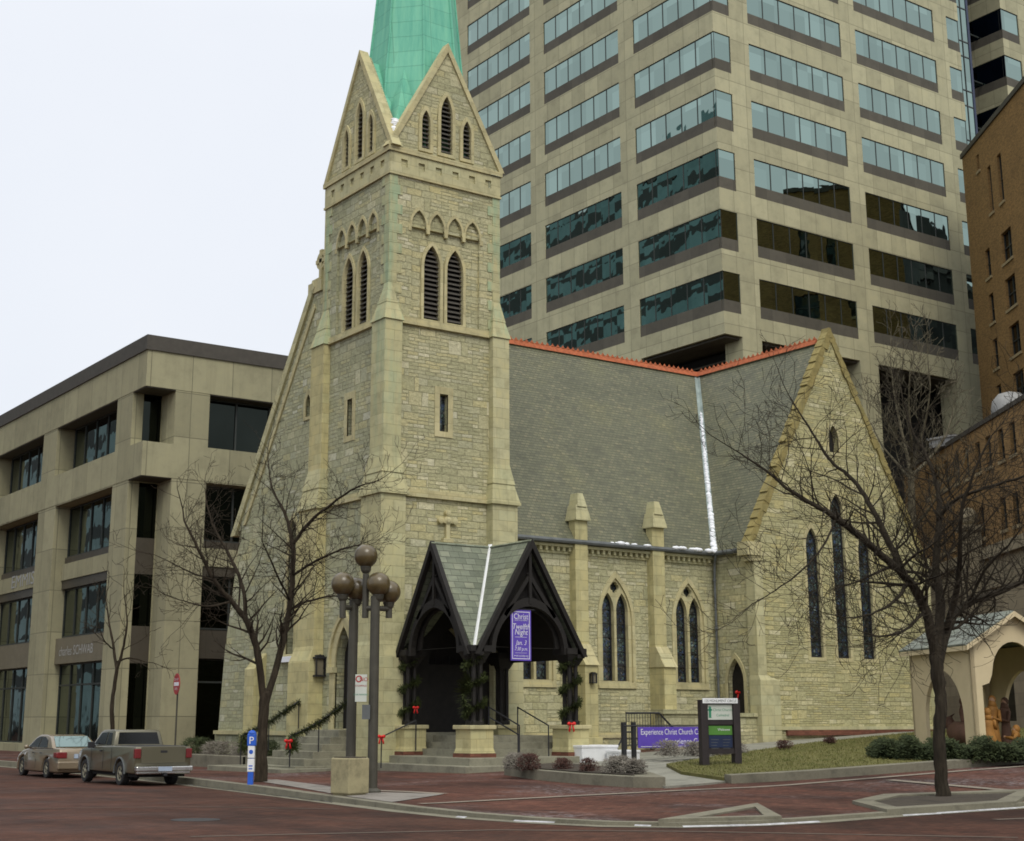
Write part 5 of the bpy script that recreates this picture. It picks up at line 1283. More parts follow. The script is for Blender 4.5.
tree('street_tree', 'slender young bare tree by the bank, behind the parked pickup', (20.6, 53.6, 0), [
    [(110, 752, 0, .1), (112, 725, 0, .085), (113, 695, 0, .075), (117, 668, 0, .07)],
    [(117, 670, 0, .06), (113, 645, .2, .05), (109, 620, .3, .035), (106, 600, .5, .02)],
    [(117, 670, 0, .06), (124, 645, -.2, .045), (127, 618, -.4, .03), (124, 594, -.5, .015)],
    [(117, 662, 0, .04), (130, 658, .5, .03), (146, 662, .9, .015)],
    [(114, 650, .2, .03), (104, 640, -.6, .022), (98, 622, -1, .012)],
], 31, M['bark'], 55.5, 1.0, (1.3, 1), minr=.009, density=.8, trunk_n=8)
tree('bare_tree', 'tall pale fine twigged bare tree in the alley beyond the transept', (at(912, 700, 66).x, at(912, 700, 66).y, 1.0), [
    [(915, 725, 0, .3), (914, 640, 0, .24), (914, 570, 0, .2), (912, 510, 0, .17), (911, 470, 0, .14)],
    [(911, 472, 0, .1), (905, 445, .5, .075), (898, 415, 1, .05), (893, 385, 1.2, .03), (890, 355, 1.3, .02)],
    [(911, 472, 0, .1), (918, 448, -.5, .07), (926, 418, -1, .05), (930, 390, -1.4, .03), (928, 362, -1.6, .02)],
    [(912, 480, 0, .09), (896, 462, 1.2, .06), (882, 445, 2, .04), (872, 425, 2.6, .022)],
    [(911, 476, 0, .09), (930, 458, 1, .06), (945, 436, 1.8, .04), (953, 412, 2.3, .022)],
    [(912, 470, 0, .09), (911, 440, -1.5, .06), (909, 405, -2.4, .04), (910, 372, -3, .022)],
    [(913, 520, 0, .08), (900, 500, -1, .05), (886, 485, -1.8, .03)],
    [(913, 530, 0, .08), (930, 508, -1, .05), (944, 488, -1.8, .03)],
], 41, M['bark3'], 66, 1.0, (2.3, 2), minr=.011, density=.38, trunk_n=8, up=.5)

# ------------------------------------------------------------------ globe street lamps, planter, meter, signs
def lamp(name, label, base, px, d, tops, arms, poletop):
    t = thing(name, label, 'street lamp', base, group=None)
    b = MB(); zt = at(px[1], poletop, d).z; bx, by = base[0], base[1]
    b.tube([(bx, by, base[2]), (bx, by, zt)], [.115, .105], 14); b.lathe((bx, by, base[2]), [(.2, 0), (.2, .04), (.13, .1)], 14)
    build('post', b, M['bronze'], t, smooth=False)
    A = MB()
    for (x, y, dd) in arms:   # drop stubs joined by a cross arm
        p = at(x, y, d + dd); A.tube([(p.x, p.y, p.z), (p.x, p.y, at(x, 618, d + dd).z)], .075, 10)
        zc = p.z - .8 if y < 570 else p.z - .42
        zc = at(x, 608, d).z
        A.tube([(p.x, p.y, zc), (bx, by, zc)], .06, 8)
    build('bracket', A, M['bronze'], t)
    for (x, y, dd) in tops:
        p = at(x, y, d + dd); g = MB(); g.ball(p, .272, 28); o = build('globe', g, M['globe'], t, smooth=True)
        c = MB(); c.lathe((p.x, p.y, p.z - .40), [(.07, 0), (.11, .06), (.13, .14), (.13, .17)], 14); build('globe_collar', c, M['bronze'], o)
    return t
lb1 = Vector((17.12, 29.13, .05)); d1 = lb1.dot(FH)
lamp('street_lamp', 'bronze lamp post with three amber globes standing right beside the square concrete planter', lb1, (372, 375), d1, [(378.5, 584, 0), (366, 556, .1), (389, 592, .35)], [(366, 574, .1), (389, 606, .35)], 596)
lb2 = Vector(at(350, 792, d1 + .55)); lb2.z = .04
lamp('street_lamp', 'bronze lamp post with two amber globes rising behind the square concrete planter', lb2, (350, 353), d1 + .55, [(357, 589, 0), (343, 584, -.3)], [(343, 598, -.3)], 600)
pc = (Vector((15.93, 28.72, 0)) + Vector((16.45, 28.15, 0))) / 2 + FH * .3 - RH * .06
t = thing('planter', 'square tan concrete planter at the kerb in front of the lamp posts', 'planter', (pc.x, pc.y, .02), rot=math.radians(12))
b = MB(); b.box(-.3, .3, -.3, .3, .05, .80); b.box(-.26, .26, -.26, .26, 0, .06); build('tub', b, M['planter'], t, bevel=.03)
b = MB(); b.box(-.25, .25, -.25, .25, .79, .82); build('soil', b, M['soil'], t)
# parking sign and small box on the nearer post
fc = Fr((0, 0, 0), RH, -FH)
def cam_face(px, py, d): p = at(px, py, d); return Fr((p.x, p.y, 0), RH, -FH), p.z
t = thing('parking_sign', 'small white parking sign with red and green print on the lamp post', 'sign', at(362, 700, d1 - .1))
fr, z = cam_face(361, 688, d1 - .16)
b = MB(); b.fbox(fr, -.13, .13, z - .3, z + .3, -.01, 0); build('plate', b, M['signwhite'], t)
b = MB(); n_ = circ(-.05, z + .2, .075, 16); b.prism(fr, n_, .0, .004, [circ(-.05, z + .2, .05, 16)]); b.text('NO', fr, .06, z + .15, .004, .12); b.text('STOPPING', fr, 0, z + .03, .004, .055); build('red_print', b, M['signred'], t)
b = MB(); b.text('2 HR PARKING', fr, 0, z - .16, .004, .05); build('green_print', b, M['signgr2'], t)
fr, z = cam_face(366, 712, d1 - .14)
b = MB(); b.fbox(fr, -.09, .09, z - .16, z + .16, -.05, .0); o = build('control_box', b, M['lead'], loc=tuple(fr.pt(0, z, 0)), label='small grey green box strapped to the lamp post below the parking sign', cat='utility box')
# parking meter post
mx_ = Vector((17.04, 35.12, .02)); t = thing('parking_meter', 'slim blue and white parking pay post at the kerb beside the forked tree', 'parking meter', mx_)
dm = mx_.dot(FH); fr = Fr((mx_.x, mx_.y, 0), RH, -FH)
b = MB(); b.fbox(fr, -.05, .05, 0, 1.0, -.1, -.02); b.fbox(fr, -.07, .07, 0, .34, -.12, 0); b.fbox(fr, -.11, .11, .98, 1.28, -.16, .02); b.lathe(fr.pt(0, 1.28, -.07), [(.11, 0), (.09, .06), (.03, .09)], 12); build('housing', b, M['blue'], t, bevel=.015)
b = MB(); b.fbox(fr, -.085, .085, .34, .66, -.13, .01); b.fbox(fr, -.085, .085, .68, .98, -.13, .01); build('white_panel', b, M['white'], t, bevel=.01)
b = MB(); b.text('P', fr, 0, 1.03, .026, .26); build('letter', b, M['letter'], t)
b = MB(); b.lathe(fr.pt(0, .83, .0), [(.055, .012), (.05, .014)], 14, ax=-FH); b.fbox(fr, -.05, .05, .4, .43, .01, .014); b.fbox(fr, -.05, .05, .47, .5, .01, .014); build('blue_print', b, M['blue'], t)
# no-entry sign on its pole near the alley
p = at(178, 684, 57); pb = at(179, 750, 57); t = thing('no_entry_sign', 'red round no entry sign turned nearly edge on, on a pole at the alley mouth', 'traffic sign', (p.x, p.y, .1))
ns = (-RH * .88 - FH * .48).normalized(); us = Vector((-ns.y, ns.x, 0)); fr = Fr((p.x, p.y, 0), us, ns)
b = MB(); b.tube([(p.x, p.y, .1), (p.x, p.y, p.z + .35)], .035, 8); build('pole', b, M['bronze'], t)
b = MB(); b.prism(fr, circ(0, p.z, .40, 24), .04, .06); o = build('disc', b, M['signred'], t)
b = MB(); b.fbox(fr, -.3, .3, p.z - .07, p.z + .07, .06, .066); b.text('DO NOT', fr, 0, p.z + .13, .066, .12); b.text('ENTER', fr, 0, p.z - .22, .066, .12); build('white_bar', b, M['letter'], o)

# ------------------------------------------------------------------ the church notice board and banners
sb = (Vector((28.11, 30.2, 0)) + Vector((28.81, 29.63, 0))) / 2; ds = sb.dot(FH); gz = .32
t = thing('notice_board', 'dark timber church notice board with white, green and navy panels on the lawn edge', 'notice board', (sb.x, sb.y, gz))
th = math.radians(14); us = (RH * math.cos(th) + FH * math.sin(th)); ns = (RH * math.sin(th) - FH * math.cos(th)); fr = Fr((sb.x, sb.y, 0), us, ns)
Zt = at(716, 699, ds).z
for s in (-1, 1):
    b = MB(); b.fbox(fr, s * .47 - .1, s * .47 + .1, gz - .1, Zt - .02, -.13, .13); build('post', b, M['signwood'], t, bevel=.01)
b = MB(); b.fbox(fr, -.37, .37, gz + .42, gz + .56, -.1, .1); b.fbox(fr, -.37, .37, gz + .56, Zt - .1, -.08, .04); b.fbox(fr, -.37, .37, Zt - .68, Zt - .58, -.1, .09); build('frame', b, M['signwood'], t)
b = MB(); b.fbox(fr, -.52, .5, Zt - .115, Zt + .02, .10, .14); o = build('name_plate', b, M['white'], t); b = MB(); b.text('125 MONUMENT CIRCLE', fr, 0, Zt - .085, .143, .1, sx=.85); build('lettering', b, M['iron'], o)
b = MB(); b.fbox(fr, -.36, .36, Zt - .55, Zt - .15, .04, .06); o = build('white_panel', b, M['signwhite'], t)
b = MB(); b.text('Christ Church', fr, .08, Zt - .32, .063, .095); b.text('Cathedral', fr, .08, Zt - .46, .063, .095); b.fbox(fr, -.32, -.25, Zt - .5, Zt - .2, .06, .064); b.fbox(fr, -.35, -.22, Zt - .31, Zt - .27, .06, .064); build('lettering', b, M['signgr2'], o)
b = MB(); b.fbox(fr, -.34, .34, Zt - .95, Zt - .71, .04, .06); o = build('green_panel', b, M['signgreen'], t); b = MB(); b.text('Welcome', fr, .1, Zt - .84, .063, .09); build('lettering', b, M['letter'], o)
b = MB(); b.fbox(fr, -.34, .34, gz + .58, Zt - .965, .04, .06); o = build('navy_panel', b, M['signblue'], t)
b = MB()
for s in (-1, 1):
    for k in range(6): b.fbox(fr, s * .17 - .11, s * .17 + .11 - (k % 3) * .03, Zt - 1.08 - k * .075, Zt - 1.07 - k * .075, .06, .063)
build('lettering', b, M['lead'], o)
b = MB(); b.fbox(fr, -.75, .72, gz - .12, gz + .03, -.16, .3); build('footing', b, M['kerb'], t)
# railing banner
fr = Fr((0, 34.0, 0), (1, 0, 0), (0, -1, 0))
def ux(px, py, y=34.0):
    q = at(px, py, 50) - Vector((0, 0, H)); q = Vector((q.x, q.y, q.z)); s = y / q.y; return q.x * s, H + q.z * s
ua, za = ux(637.5, 727); ub, zb = ux(712, 726); _, zl = ux(640, 748)
t = thing('railing_banner', 'long purple banner with white writing tied to an iron rail behind the notice board', 'banner', (ua, 34, .7))
b = MB(); b.fbox(fr, ua, ub + .9, zl, za, -.0, .015); o = build('cloth', b, M['purple'], t)
b = MB(); zc = (za + zl) / 2
b.text('Experience Christ Church Cathedral', fr, ua + .1, zc + .08, .02, .24, sx=.82, align='LEFT'); b.text('Experience God', fr, ua + 1.05, zc - .2, .02, .24, align='LEFT'); b.fbox(fr, ua + .1, ub + .8, zl + .03, zl + .045, .015, .02)
build('lettering', b, M['letter'], o)
b = MB(); b.tube([(ua - .5, 34.03, za + .03), (ub + 1.0, 34.03, za + .03)], .025, 6)
for u in (ua - .48, ua - .1, ub + .95): b.fbox(fr, u - .06, u + .06, zl - .35, za + .14, -.12, -.02)
build('rail', b, M['iron'], t)
# guard rail of the stair by the wall
def uy(px, py, y): q = at(px, py, 50) - Vector((0, 0, H)); s = y / q.y; return Vector((q.x * s, y, H + q.z * s))
a1, a2, a3 = uy(626, 713, 37.0), uy(659, 713, 37.0), uy(673, 728, 37.0)
t = thing('stair_railing', 'black iron picket railing round the basement stair by the nave wall', 'railing', (a1.x, 37, .6))
b = MB(); b.tube([a1, a2, a3], .035, 6); zl_ = a1.z - 1.0; b.tube([(a1.x, 37, zl_), (a3.x, 37, zl_)], .02, 6); build('top_rail', b, M['iron'], t)
b = MB(); k = 0; x = a1.x
while x < a3.x:
    zt = a1.z if x < a2.x else a1.z + (a3.z - a1.z) * (x - a2.x) / (a3.x - a2.x); b.tube([(x, 37, zl_ - (.15 if k % 9 == 0 else 0)), (x, 37, zt)], .022 if k % 9 == 0 else .011, 4); x += .115; k += 1
build('pickets', b, M['iron'], t)
b = MB(); q0, q1 = uy(626, 732, 36.4), uy(616, 750, 36.4); b.tube([q0, q1], .03, 6); b.tube([q0, q0 + Vector((.3, 0, 0))], .03, 6); b.tube([q1, q1 - Vector((0, 0, .1))], .03, 6); build('handrail', b, M['iron'], t)
# white painted low walls beside the porch steps
for (p0, p1, y, dep, lb) in (((582, 746), (618, 759), 35.9, .9, 'long low white painted block at the end of the porch steps'), ((619, 751), (640, 759), 35.2, .6, 'short low white painted block below the stair handrail')):
    A, B_ = uy(p0[0], p0[1], y), uy(p1[0], p1[1], y)
    b = MB(); b.box(A.x, B_.x, y, y + dep, B_.z - .15, A.z); b.box(A.x - .02, B_.x + .02, y - .02, y + dep + .02, A.z - .06, A.z + .02); build('white_block', b, M['white'], loc=(A.x, y, B_.z), label=lb, cat='low wall', bevel=.015)

# hanging purple banner in the porch arch
fr = south(PY0); A = uy(510.5, 609.5, PY0 - .05); Bq = uy(531, 661, PY0 - .05)
t = thing('hanging_banner', 'tall purple banner with white lettering hung in the porch arch', 'banner', (A.x, PY0 - .05, Bq.z))
b = MB(); b.fbox(fr, A.x, Bq.x, Bq.z, A.z, .04, .06); o = build('cloth', b, M['purple'], t)
b = MB(); wd = Bq.x - A.x; hh = A.z - Bq.z; mxx = (A.x + Bq.x) / 2; e = .05; k = .02
b.prism(fr, rect(A.x + e, Bq.x - e, Bq.z + e, A.z - e), .06, .064, [rect(A.x + e + k, Bq.x - e - k, Bq.z + e + k, A.z - e - k)])
T = lambda s_, f, sz, sh=0: b.text(s_, fr, mxx, Bq.z + hh * f, .066, sz, sx=.9, shear=sh)
T('Christ', .82, .24); T('CHURCH CATHEDRAL', .785, .055); T('Twelfth', .62, .24, .2); T('Night', .51, .24, .2); b.fbox(fr, A.x + .16, Bq.x - .16, Bq.z + hh * .46, Bq.z + hh * .467, .06, .066)
T('Jan. 3', .31, .2, .3); T('7:30 p.m.', .20, .15, .3); b.fbox(fr, A.x + .16, Bq.x - .16, Bq.z + hh * .15, Bq.z + hh * .155, .06, .066); T('www.cccindy.org', .08, .085)
build('lettering', b, M['letter'], o)
b = MB(); b.tube([fr.pt(A.x, A.z + .02, .05), fr.pt(Bq.x + .15, A.z + .02, .05)], .018, 6); b.tube([fr.pt(mxx, A.z + .02, .05), fr.pt(mxx, A.z + .3, .02)], .012, 5); build('bracket', b, M['iron'], t)

# wall lanterns
def lantern(fr, u, z, s, label):
    p = fr.pt(u, z, 0); t = thing('wall_lantern', label, 'lantern', p)
    b = MB()
    b.fbox(fr, u - .04 * s, u + .04 * s, z - .1 * s, z + .5 * s, 0, .05); b.tube([fr.pt(u, z + .45 * s, .03), fr.pt(u, z + .52 * s, .2 * s), fr.pt(u, z + .4 * s, .25 * s)], .02 * s, 6)
    for a, c in ((-.2, -.2), (.2, -.2), (-.2, .2), (.2, .2)): b.fbox(fr, u + a * s - .02, u + a * s + .02, z - .4 * s, z + .36 * s, .25 * s + c * s - .02, .25 * s + c * s + .02)
    for zz, r_ in ((z - .42 * s, .24), (z + .34 * s, .26), (z + .42 * s, .16)): b.fbox(fr, u - r_ * s, u + r_ * s, zz, zz + .07 * s, (.25 - r_) * s, (.25 + r_) * s)
    build('cage', b, M['iron'], t)
    b = MB(); b.fbox(fr, u - .15 * s, u + .15 * s, z - .34 * s, z + .33 * s, .1 * s, .4 * s); build('panes', b, M['lbband'], t)
lantern(west(24.4), 44.92, 3.4, .8, 'large black box lantern on the tower wall beside the west door')
lantern(south(41.4), 33.1, 3.05, .42, 'small black lantern on the nave wall beside the buttress foot') if False else lantern(south(40.6), 32.62, 3.05, .42, 'small black lantern on the face of the nave buttress')

# ------------------------------------------------------------------ railings with fir garlands and red bows
def garland(path, label, R=.13, seed=1, n=420, loc=None):
    b = MB(); r = random.Random(seed); P = [Vector(p) for p in path]
    seg = [(P[i + 1] - P[i]).length for i in range(len(P) - 1)]; tot = sum(seg)
    for _ in range(int(n * tot)):
        s = r.uniform(0, tot); i = 0
        while i < len(seg) - 1 and s > seg[i]: s -= seg[i]; i += 1
        c = P[i].lerp(P[i + 1], s / seg[i]); d = (P[i + 1] - P[i]).normalized()
        a = d.orthogonal().normalized(); a.rotate(Matrix.Rotation(r.uniform(0, 6.28), 3, d)); ln = R * r.uniform(.5, 1.5)
        e = c + a * ln + d * r.uniform(-.08, .08) + Vector((0, 0, -.02)); w_ = a.cross(d) * .014
        b.add([c - w_, c + w_, e + w_ * .6, e - w_ * .6], [(0, 1, 2, 3)])
    return build('garland', b, M['garland'], loc=tuple(P[0]), fix=False, label=label, cat='garland')
def bow(p, label, s=.16):
    s *= .68
    p = Vector(p); t = thing('red_bow', label, 'bow', p); fr = Fr((p.x, p.y, 0), RH, -FH); z = p.z
    b = MB(); 
    for k in (-1, 1):
        b.ball(fr.pt(k * s * .55, z + s * .15, .05), s * .55, 10, sx=1, sy=.6, sz=.75)
        b.add([fr.pt(k * .01, z, .06), fr.pt(k * s * .35, z, .06), fr.pt(k * s * .75, z - s * 1.5, .05), fr.pt(k * s * .35, z - s * 1.7, .07), fr.pt(k * .01, z, .03), fr.pt(k * s * .35, z, .03), fr.pt(k * s * .75, z - s * 1.5, .02), fr.pt(k * s * .35, z - s * 1.7, .04)], [(0, 1, 2, 3), (4, 7, 6, 5), (0, 4, 5, 1), (1, 5, 6, 2), (2, 6, 7, 3), (3, 7, 4, 0)])
    build('loops', b, M['ribbon'], t, smooth=True); b = MB(); b.ball(fr.pt(0, z + s * .1, .1), s * .28, 8); build('knot', b, M['ribbon'], t, smooth=True)
def rail(label, pts, posts=True):
    t = thing('handrail', label, 'railing', pts[0]); b = MB(); b.tube([Vector(p) + Vector((0, 0, .92)) for p in pts], .022, 6)
    build('rail', b, M['iron'], t)
    for p in pts: b = MB(); b.tube([p, Vector(p) + Vector((0, 0, .94))], .022, 6); build('baluster', b, M['iron'], t)
for y, lb, sd in ((45.5, 'far black handrail of the west door steps wrapped in fir', 1), (42.0, 'near black handrail of the west door steps wrapped in fir', 2)):
    pts = [(21.7, y, .2), (22.7, y, .65), (23.8, y, 1.35)]
    rail(lb, pts); garland([(p[0], p[1], p[2] + .9) for p in pts], 'fir garland wound along the ' + ('far' if y > 44 else 'near') + ' handrail of the west door steps', .13, sd + 50)
    garland([(21.7, y, .85), (21.9, y + .1, .75), (21.75, y, 1.15)], 'bunch of fir at the foot of the ' + ('far' if y > 44 else 'near') + ' west step handrail', .2, sd + 60, 500)
bow((21.62, 41.95, .98), 'red bow on the near handrail of the west door steps', .2)
b3 = (23.75, 39.8, .2)
rail('short black handrail with a red bow at the left end of the porch steps', [(23.75, 39.9, .2), (25.0, 39.9, .7)]); bow((23.72, 39.85, 1.12), 'red bow on the handrail at the tower end of the porch steps', .19)
rail('thin black handrail in front of the porch corner pedestal', [(25.9, 35.7, .3), (25.9, 37.2, .8)])
rail('black handrail between the porch pedestals nearer the corner post', [(26.6, 36.6, .55), (26.6, 38.2, 1.1)])
rail('black handrail between the porch pedestals nearer the banner end', [(27.7, 36.6, .55), (27.7, 38.2, 1.1)])
for i, (x, y) in enumerate(posts):
    nm = ('corner porch post above the middle pedestal', 'porch post at the nave side', 'porch post against the tower wall', 'rear porch post by the nave wall')[i]
    if i == 3: continue
    r = random.Random(i)
    spiral = [(x + .27 * math.cos(k * .8), y + .27 * math.sin(k * .8), 1.55 + 1.95 * k / 22) for k in range(23)]
    garland(spiral, 'fir garland spiralling round the ' + nm, .13, 70 + i, 380)
    if i == 0:
        garland([(x - .1, y + .1, 3.0), (x - .5, y - .1, 2.4), (x - .35, y - .1, 1.9)], 'loose spray of fir hanging beside the corner porch post', .22, 99, 300)
bow((28.28, 36.2, 1.5), 'red bow on the pedestal at the nave side of the porch', .2)
bow((25.05, 40.0, 2.0), 'small dark red bow on the porch post by the tower', .15)
bow((39.62, 40.52, 2.62), 'red wreath bow on the transept side door', .24)

# ------------------------------------------------------------------ shrubs, hedge
def bush(p, r_, h, m, label, seed, n=1500, name='shrub', cat='shrub', grp=None, ln=.07):
    r_ *= .85; h *= .78; n = int(n * .8)
    b = MB(); r = random.Random(seed); p = Vector(p)
    for _ in range(n):
        a = r.uniform(0, 6.28); e = r.uniform(0, 1) ** .6; t = r.uniform(0, 1); rr = r_ * e * math.sqrt(max(0, 1 - (t - .35) ** 2 / .6)) * (1 + .25 * math.sin(3 * a + seed))
        c = p + Vector((rr * math.cos(a), rr * math.sin(a), h * t)); d = Vector((r.gauss(0, 1), r.gauss(0, 1), r.gauss(.5, .8))).normalized(); w_ = d.orthogonal().normalized() * .012
        b.add([c - w_, c + w_, c + d * ln * r.uniform(.6, 1.6)], [(0, 1, 2)])
    return build(name, b, m, loc=tuple(p), fix=False, label=label, cat=cat, group=grp)
bush((23.0, 31.2, .38), .36, .5, M['redbush'], 'rounded dark red dried shrub at the porch end of the raised bed', 1)
bush((23.6, 30.6, .38), .30, .36, M['redbush'], 'second dark red shrub tucked against the first in the raised bed', 2, 1100)
bush((23.3, 29.2, .38), .27, .4, M['redbush'], 'small round dark red shrub alone in the middle of the raised bed', 3, 1000)
bush((23.1, 31.9, .38), .5, .5, M['drybush'], 'pale grey feathery shrub behind the dark red ones in the raised bed', 4, 1800, ln=.1)
bush((23.5, 28.2, .38), .5, .48, M['drybush'], 'wide pale grey dried shrub at the lawn end of the raised bed', 5, 2300, ln=.1)
bush((23.45, 27.6, .38), .38, .4, M['drybush'], 'low pale grey dried shrub at the very tip of the raised bed', 6, 1400, ln=.09)
for i, (x, y, r_, h) in enumerate(((29.6, 33.3, .5, .55), (30.4, 33.1, .42, .5), (31.3, 33.0, .45, .5), (32.2, 33.2, .4, .45))):
    bush((x, y, .6), r_, h, M['drybush'], ('tan dried shrub below the start of the purple rail banner', 'tan dried shrub below the middle of the purple rail banner', 'tan dried shrub below the far half of the purple rail banner', 'tan dried shrub just behind the notice board post')[i], 20 + i, 1500, ln=.1)
bush((34.07, 33.0, .78), .3, .3, M['redbush'], 'low dark shrub by the path near the transept door', 30, 900)
bush((36.8, 33.6, .9), .24, .25, M['redbush'], 'small dark shrub farther along the path by the transept wall', 31, 800)
for i, (x, y, r_, h, m_) in enumerate(((23.9, 54.0, .8, .75, 'hedge'), (23.8, 51.8, .9, .6, 'drybush'), (23.8, 49.4, .7, .55, 'drybush'), (23.7, 47.6, .6, .7, 'hedge'))):
    bush((x, y, .38), r_, h, M[m_], ('dark evergreen shrub at the far end of the bed under the west wall', 'broad tan dried shrub in the bed under the west wall', 'smaller tan dried shrub in the bed under the west wall', 'dark evergreen shrub beside the west door steps')[i], 40 + i, 2200, ln=.12)
# clipped hedge in front of the nativity shelter
b = MB(); r = random.Random(9); HP = [at(873, 748, 41.5), at(915, 752, 40.2), at(965, 756, 38.9), at(1040, 756, 38.6)]
for _ in range(26000):
    t = r.random() * 3; i = min(int(t), 2); c = HP[i].lerp(HP[i + 1], t - i); wd = .55
    ends = min(1, t * 3 + .35)
    h_ = (.46 + .12 * math.sin(t * 9) + .08 * math.sin(t * 23)) * ends; c = c + FH * r.uniform(-wd, wd) + RH * r.uniform(-.1, .1); c.z = walk(c.x, c.y) + .1 + h_ * r.random() ** .6
    d = Vector((r.gauss(0, 1), r.gauss(0, 1), r.gauss(.4, .8))).normalized(); w_ = d.orthogonal().normalized() * .022; b.add([c - w_, c + w_, c + d * .09], [(0, 1, 2)])
build('hedge', b, M['hedge'], loc=tuple(HP[0]), fix=False, label='low dark evergreen hedge in front of the nativity shelter', cat='hedge')

# ------------------------------------------------------------------ nativity shelter
dS = 43.0
near = at(977, 748, dS); near.z = .8
u_ = (FH * .93 - RH * .37).normalized()          # along the side wall, away from us
v_ = Vector((-u_.y, u_.x, 0)) * -1               # along the open front, to the right
far = at(915, 745, dS + 4.0)
u_ = Vector((far.x - near.x, far.y - near.y, 0)); LN = u_.length; u_.normalize(); v_ = Vector((u_.y, -u_.x, 0))
WD = 2.7;  gz = .75; ez = at(977, 645, dS).z; ez = (at(977, 642, dS).z)
t = thing('nativity_shelter', 'cream painted open gabled shelter with scalloped arches behind the hedge', 'shelter', (near.x, near.y, gz))
side = Fr((near.x, near.y, 0), u_, -v_); front = Fr((near.x, near.y, 0), v_, -u_)
EZs = at(977, 643, dS).z; PZ = EZs + .85
b = MB(); b.prism(side, rect(0, LN, gz - .3, EZs), -.12, 0, [arch(LN * .47, LN * .62, gz - .28, gz + .9, gz + 2.35, 9)]); build('side_wall', b, M['shed'], t)
back = Fr((near.x, near.y, 0) + 0 * v_ if False else near + v_ * WD, u_, v_); back.o.z = 0
b = MB(); b.prism(back, rect(0, LN, gz - .3, EZs), -.12, 0, [arch(LN * .47, LN * .62, gz - .28, gz + .9, gz + 2.35, 9)]); build('side_wall', b, M['shed'], t)
c = WD / 2; ow = WD - .62
def scallop(z0):
    l = [(c - ow / 2, z0), (c + ow / 2, z0), (c + ow / 2, gz + 1.85), (c + ow / 2 - .22, gz + 1.92), (c + ow / 2 - .32, gz + 2.15)]
    for i in range(7): a = PI * .04 + (PI / 2 - .04 * PI) * i / 6; l.append((c + (ow / 2 - .34) * math.cos(a), gz + 2.15 + .95 * math.sin(a)))
    m_ = [(2 * c - p[0], p[1]) for p in l[2:-1]]; return l + m_[::-1]
for fr_, nn in ((front, 'front_wall'), (Fr(near + u_ * LN, v_, u_), 'rear_wall')):
    fr_.o.z = 0; b = MB(); b.prism(fr_, [(0, gz - .3), (WD, gz - .3), (WD, EZs), (c, PZ), (0, EZs)], -.12, 0, [scallop(gz - .28)]); build(nn, b, M['shed'], t)
b = MB(); b.fbox(side, 0, LN, EZs - .62, EZs - .58, 0, .02); b.fbox(front, 0, WD, EZs - .62, EZs - .58, 0, .02) if False else None; build('side_batten', b, M['signwood'], t) if False else None
ov = .22
def rp(a, s, z): q = near + u_ * a + v_ * s; q.z = z; return q
sl = (PZ - EZs) / c
for s in (0, 1):
    e = -ov if s == 0 else WD + ov; b = MB(); b.slab([rp(-ov, e, EZs - sl * ov + .06), rp(LN + ov, e, EZs - sl * ov + .06), rp(LN + ov, c, PZ + .06), rp(-ov, c, PZ + .06)], .05); build('roof', b, M['shedroof'], t)
    b = MB(); b.slab([rp(-ov - .03, e, EZs - sl * ov + .06), rp(-ov - .03, c, PZ + .07), rp(-ov - .03, c, PZ - .08), rp(-ov - .03, e, EZs - sl * ov - .08)], .03); b.slab([rp(-ov, e + (-.02 if s == 0 else .02), EZs - sl * ov + .05), rp(LN + ov, e + (-.02 if s == 0 else .02), EZs - sl * ov + .05), rp(LN + ov, e + (-.02 if s == 0 else .02), EZs - sl * ov - .08), rp(-ov, e + (-.02 if s == 0 else .02), EZs - sl * ov - .08)], .02); build('fascia', b, M['shed'], t)
b = MB(); b.box(0, 1, 0, 1, 0, 1) if False else None
b.slab([rp(0, 0, gz + .02), rp(0, WD, gz + .02), rp(LN, WD, gz + .02), rp(LN, 0, gz + .02)], .3); build('floor', b, M['soil'], t)
# painted plaster figures
def figure(a, s, h, robe, label, kneel=False, face=0.0, lean=.0):
    p = rp(a, s, gz + .02); t = thing('nativity_figure', label, 'statue', p); b = MB(); r = random.Random(int(a * 100))
    k = h
    prof = [(.24 * k / 1.5, 0), (.23 * k / 1.5, .08 * k), (.17 * k / 1.5, .35 * k), (.15 * k / 1.5, .55 * k), (.19 * k / 1.5, .72 * k), (.17 * k / 1.5, .8 * k), (.07 * k / 1.5, .84 * k), (.05 * k / 1.5, .87 * k)]
    if kneel: prof = [(.34 * k / 1.2, 0), (.34 * k / 1.2, .12 * k), (.22 * k / 1.2, .38 * k), (.18 * k / 1.2, .6 * k), (.2 * k / 1.2, .72 * k), (.07 * k / 1.2, .8 * k), (.06 * k / 1.2, .83 * k)]
    b.lathe(p, prof, 14, sy=.75); fdir = Vector((math.cos(face), math.sin(face), 0)); sd = Vector((-fdir.y, fdir.x, 0))
    for q in (-1, 1):
        sh = p + sd * q * .16 + Vector((0, 0, .74 * k)); b.tube([sh, sh + sd * q * .05 + fdir * .1 - Vector((0, 0, .2 * k)), p + sd * q * .04 + fdir * .3 + Vector((0, 0, .6 * k))], [.06, .055, .035], 8)
    build('robe', b, M[robe], t, smooth=True)
    b = MB(); hc = p + Vector((0, 0, .92 * k)); b.ball(hc, .1, 14, sz=1.2); b.ball(hc + fdir * .1, .02, 6); b.ball(p + fdir * .31 + Vector((0, 0, .6 * k)), .045, 8); build('head', b, M['skin'], t, smooth=True)
    b = MB(); b.ball(hc - fdir * .03 + Vector((0, 0, .03)), .112, 14, sz=1.15); b.lathe(hc - Vector((0, 0, .2)), [(.15, 0), (.12, .12), (.1, .2)], 12, sy=.9); build('veil', b, M[robe], t, smooth=True)
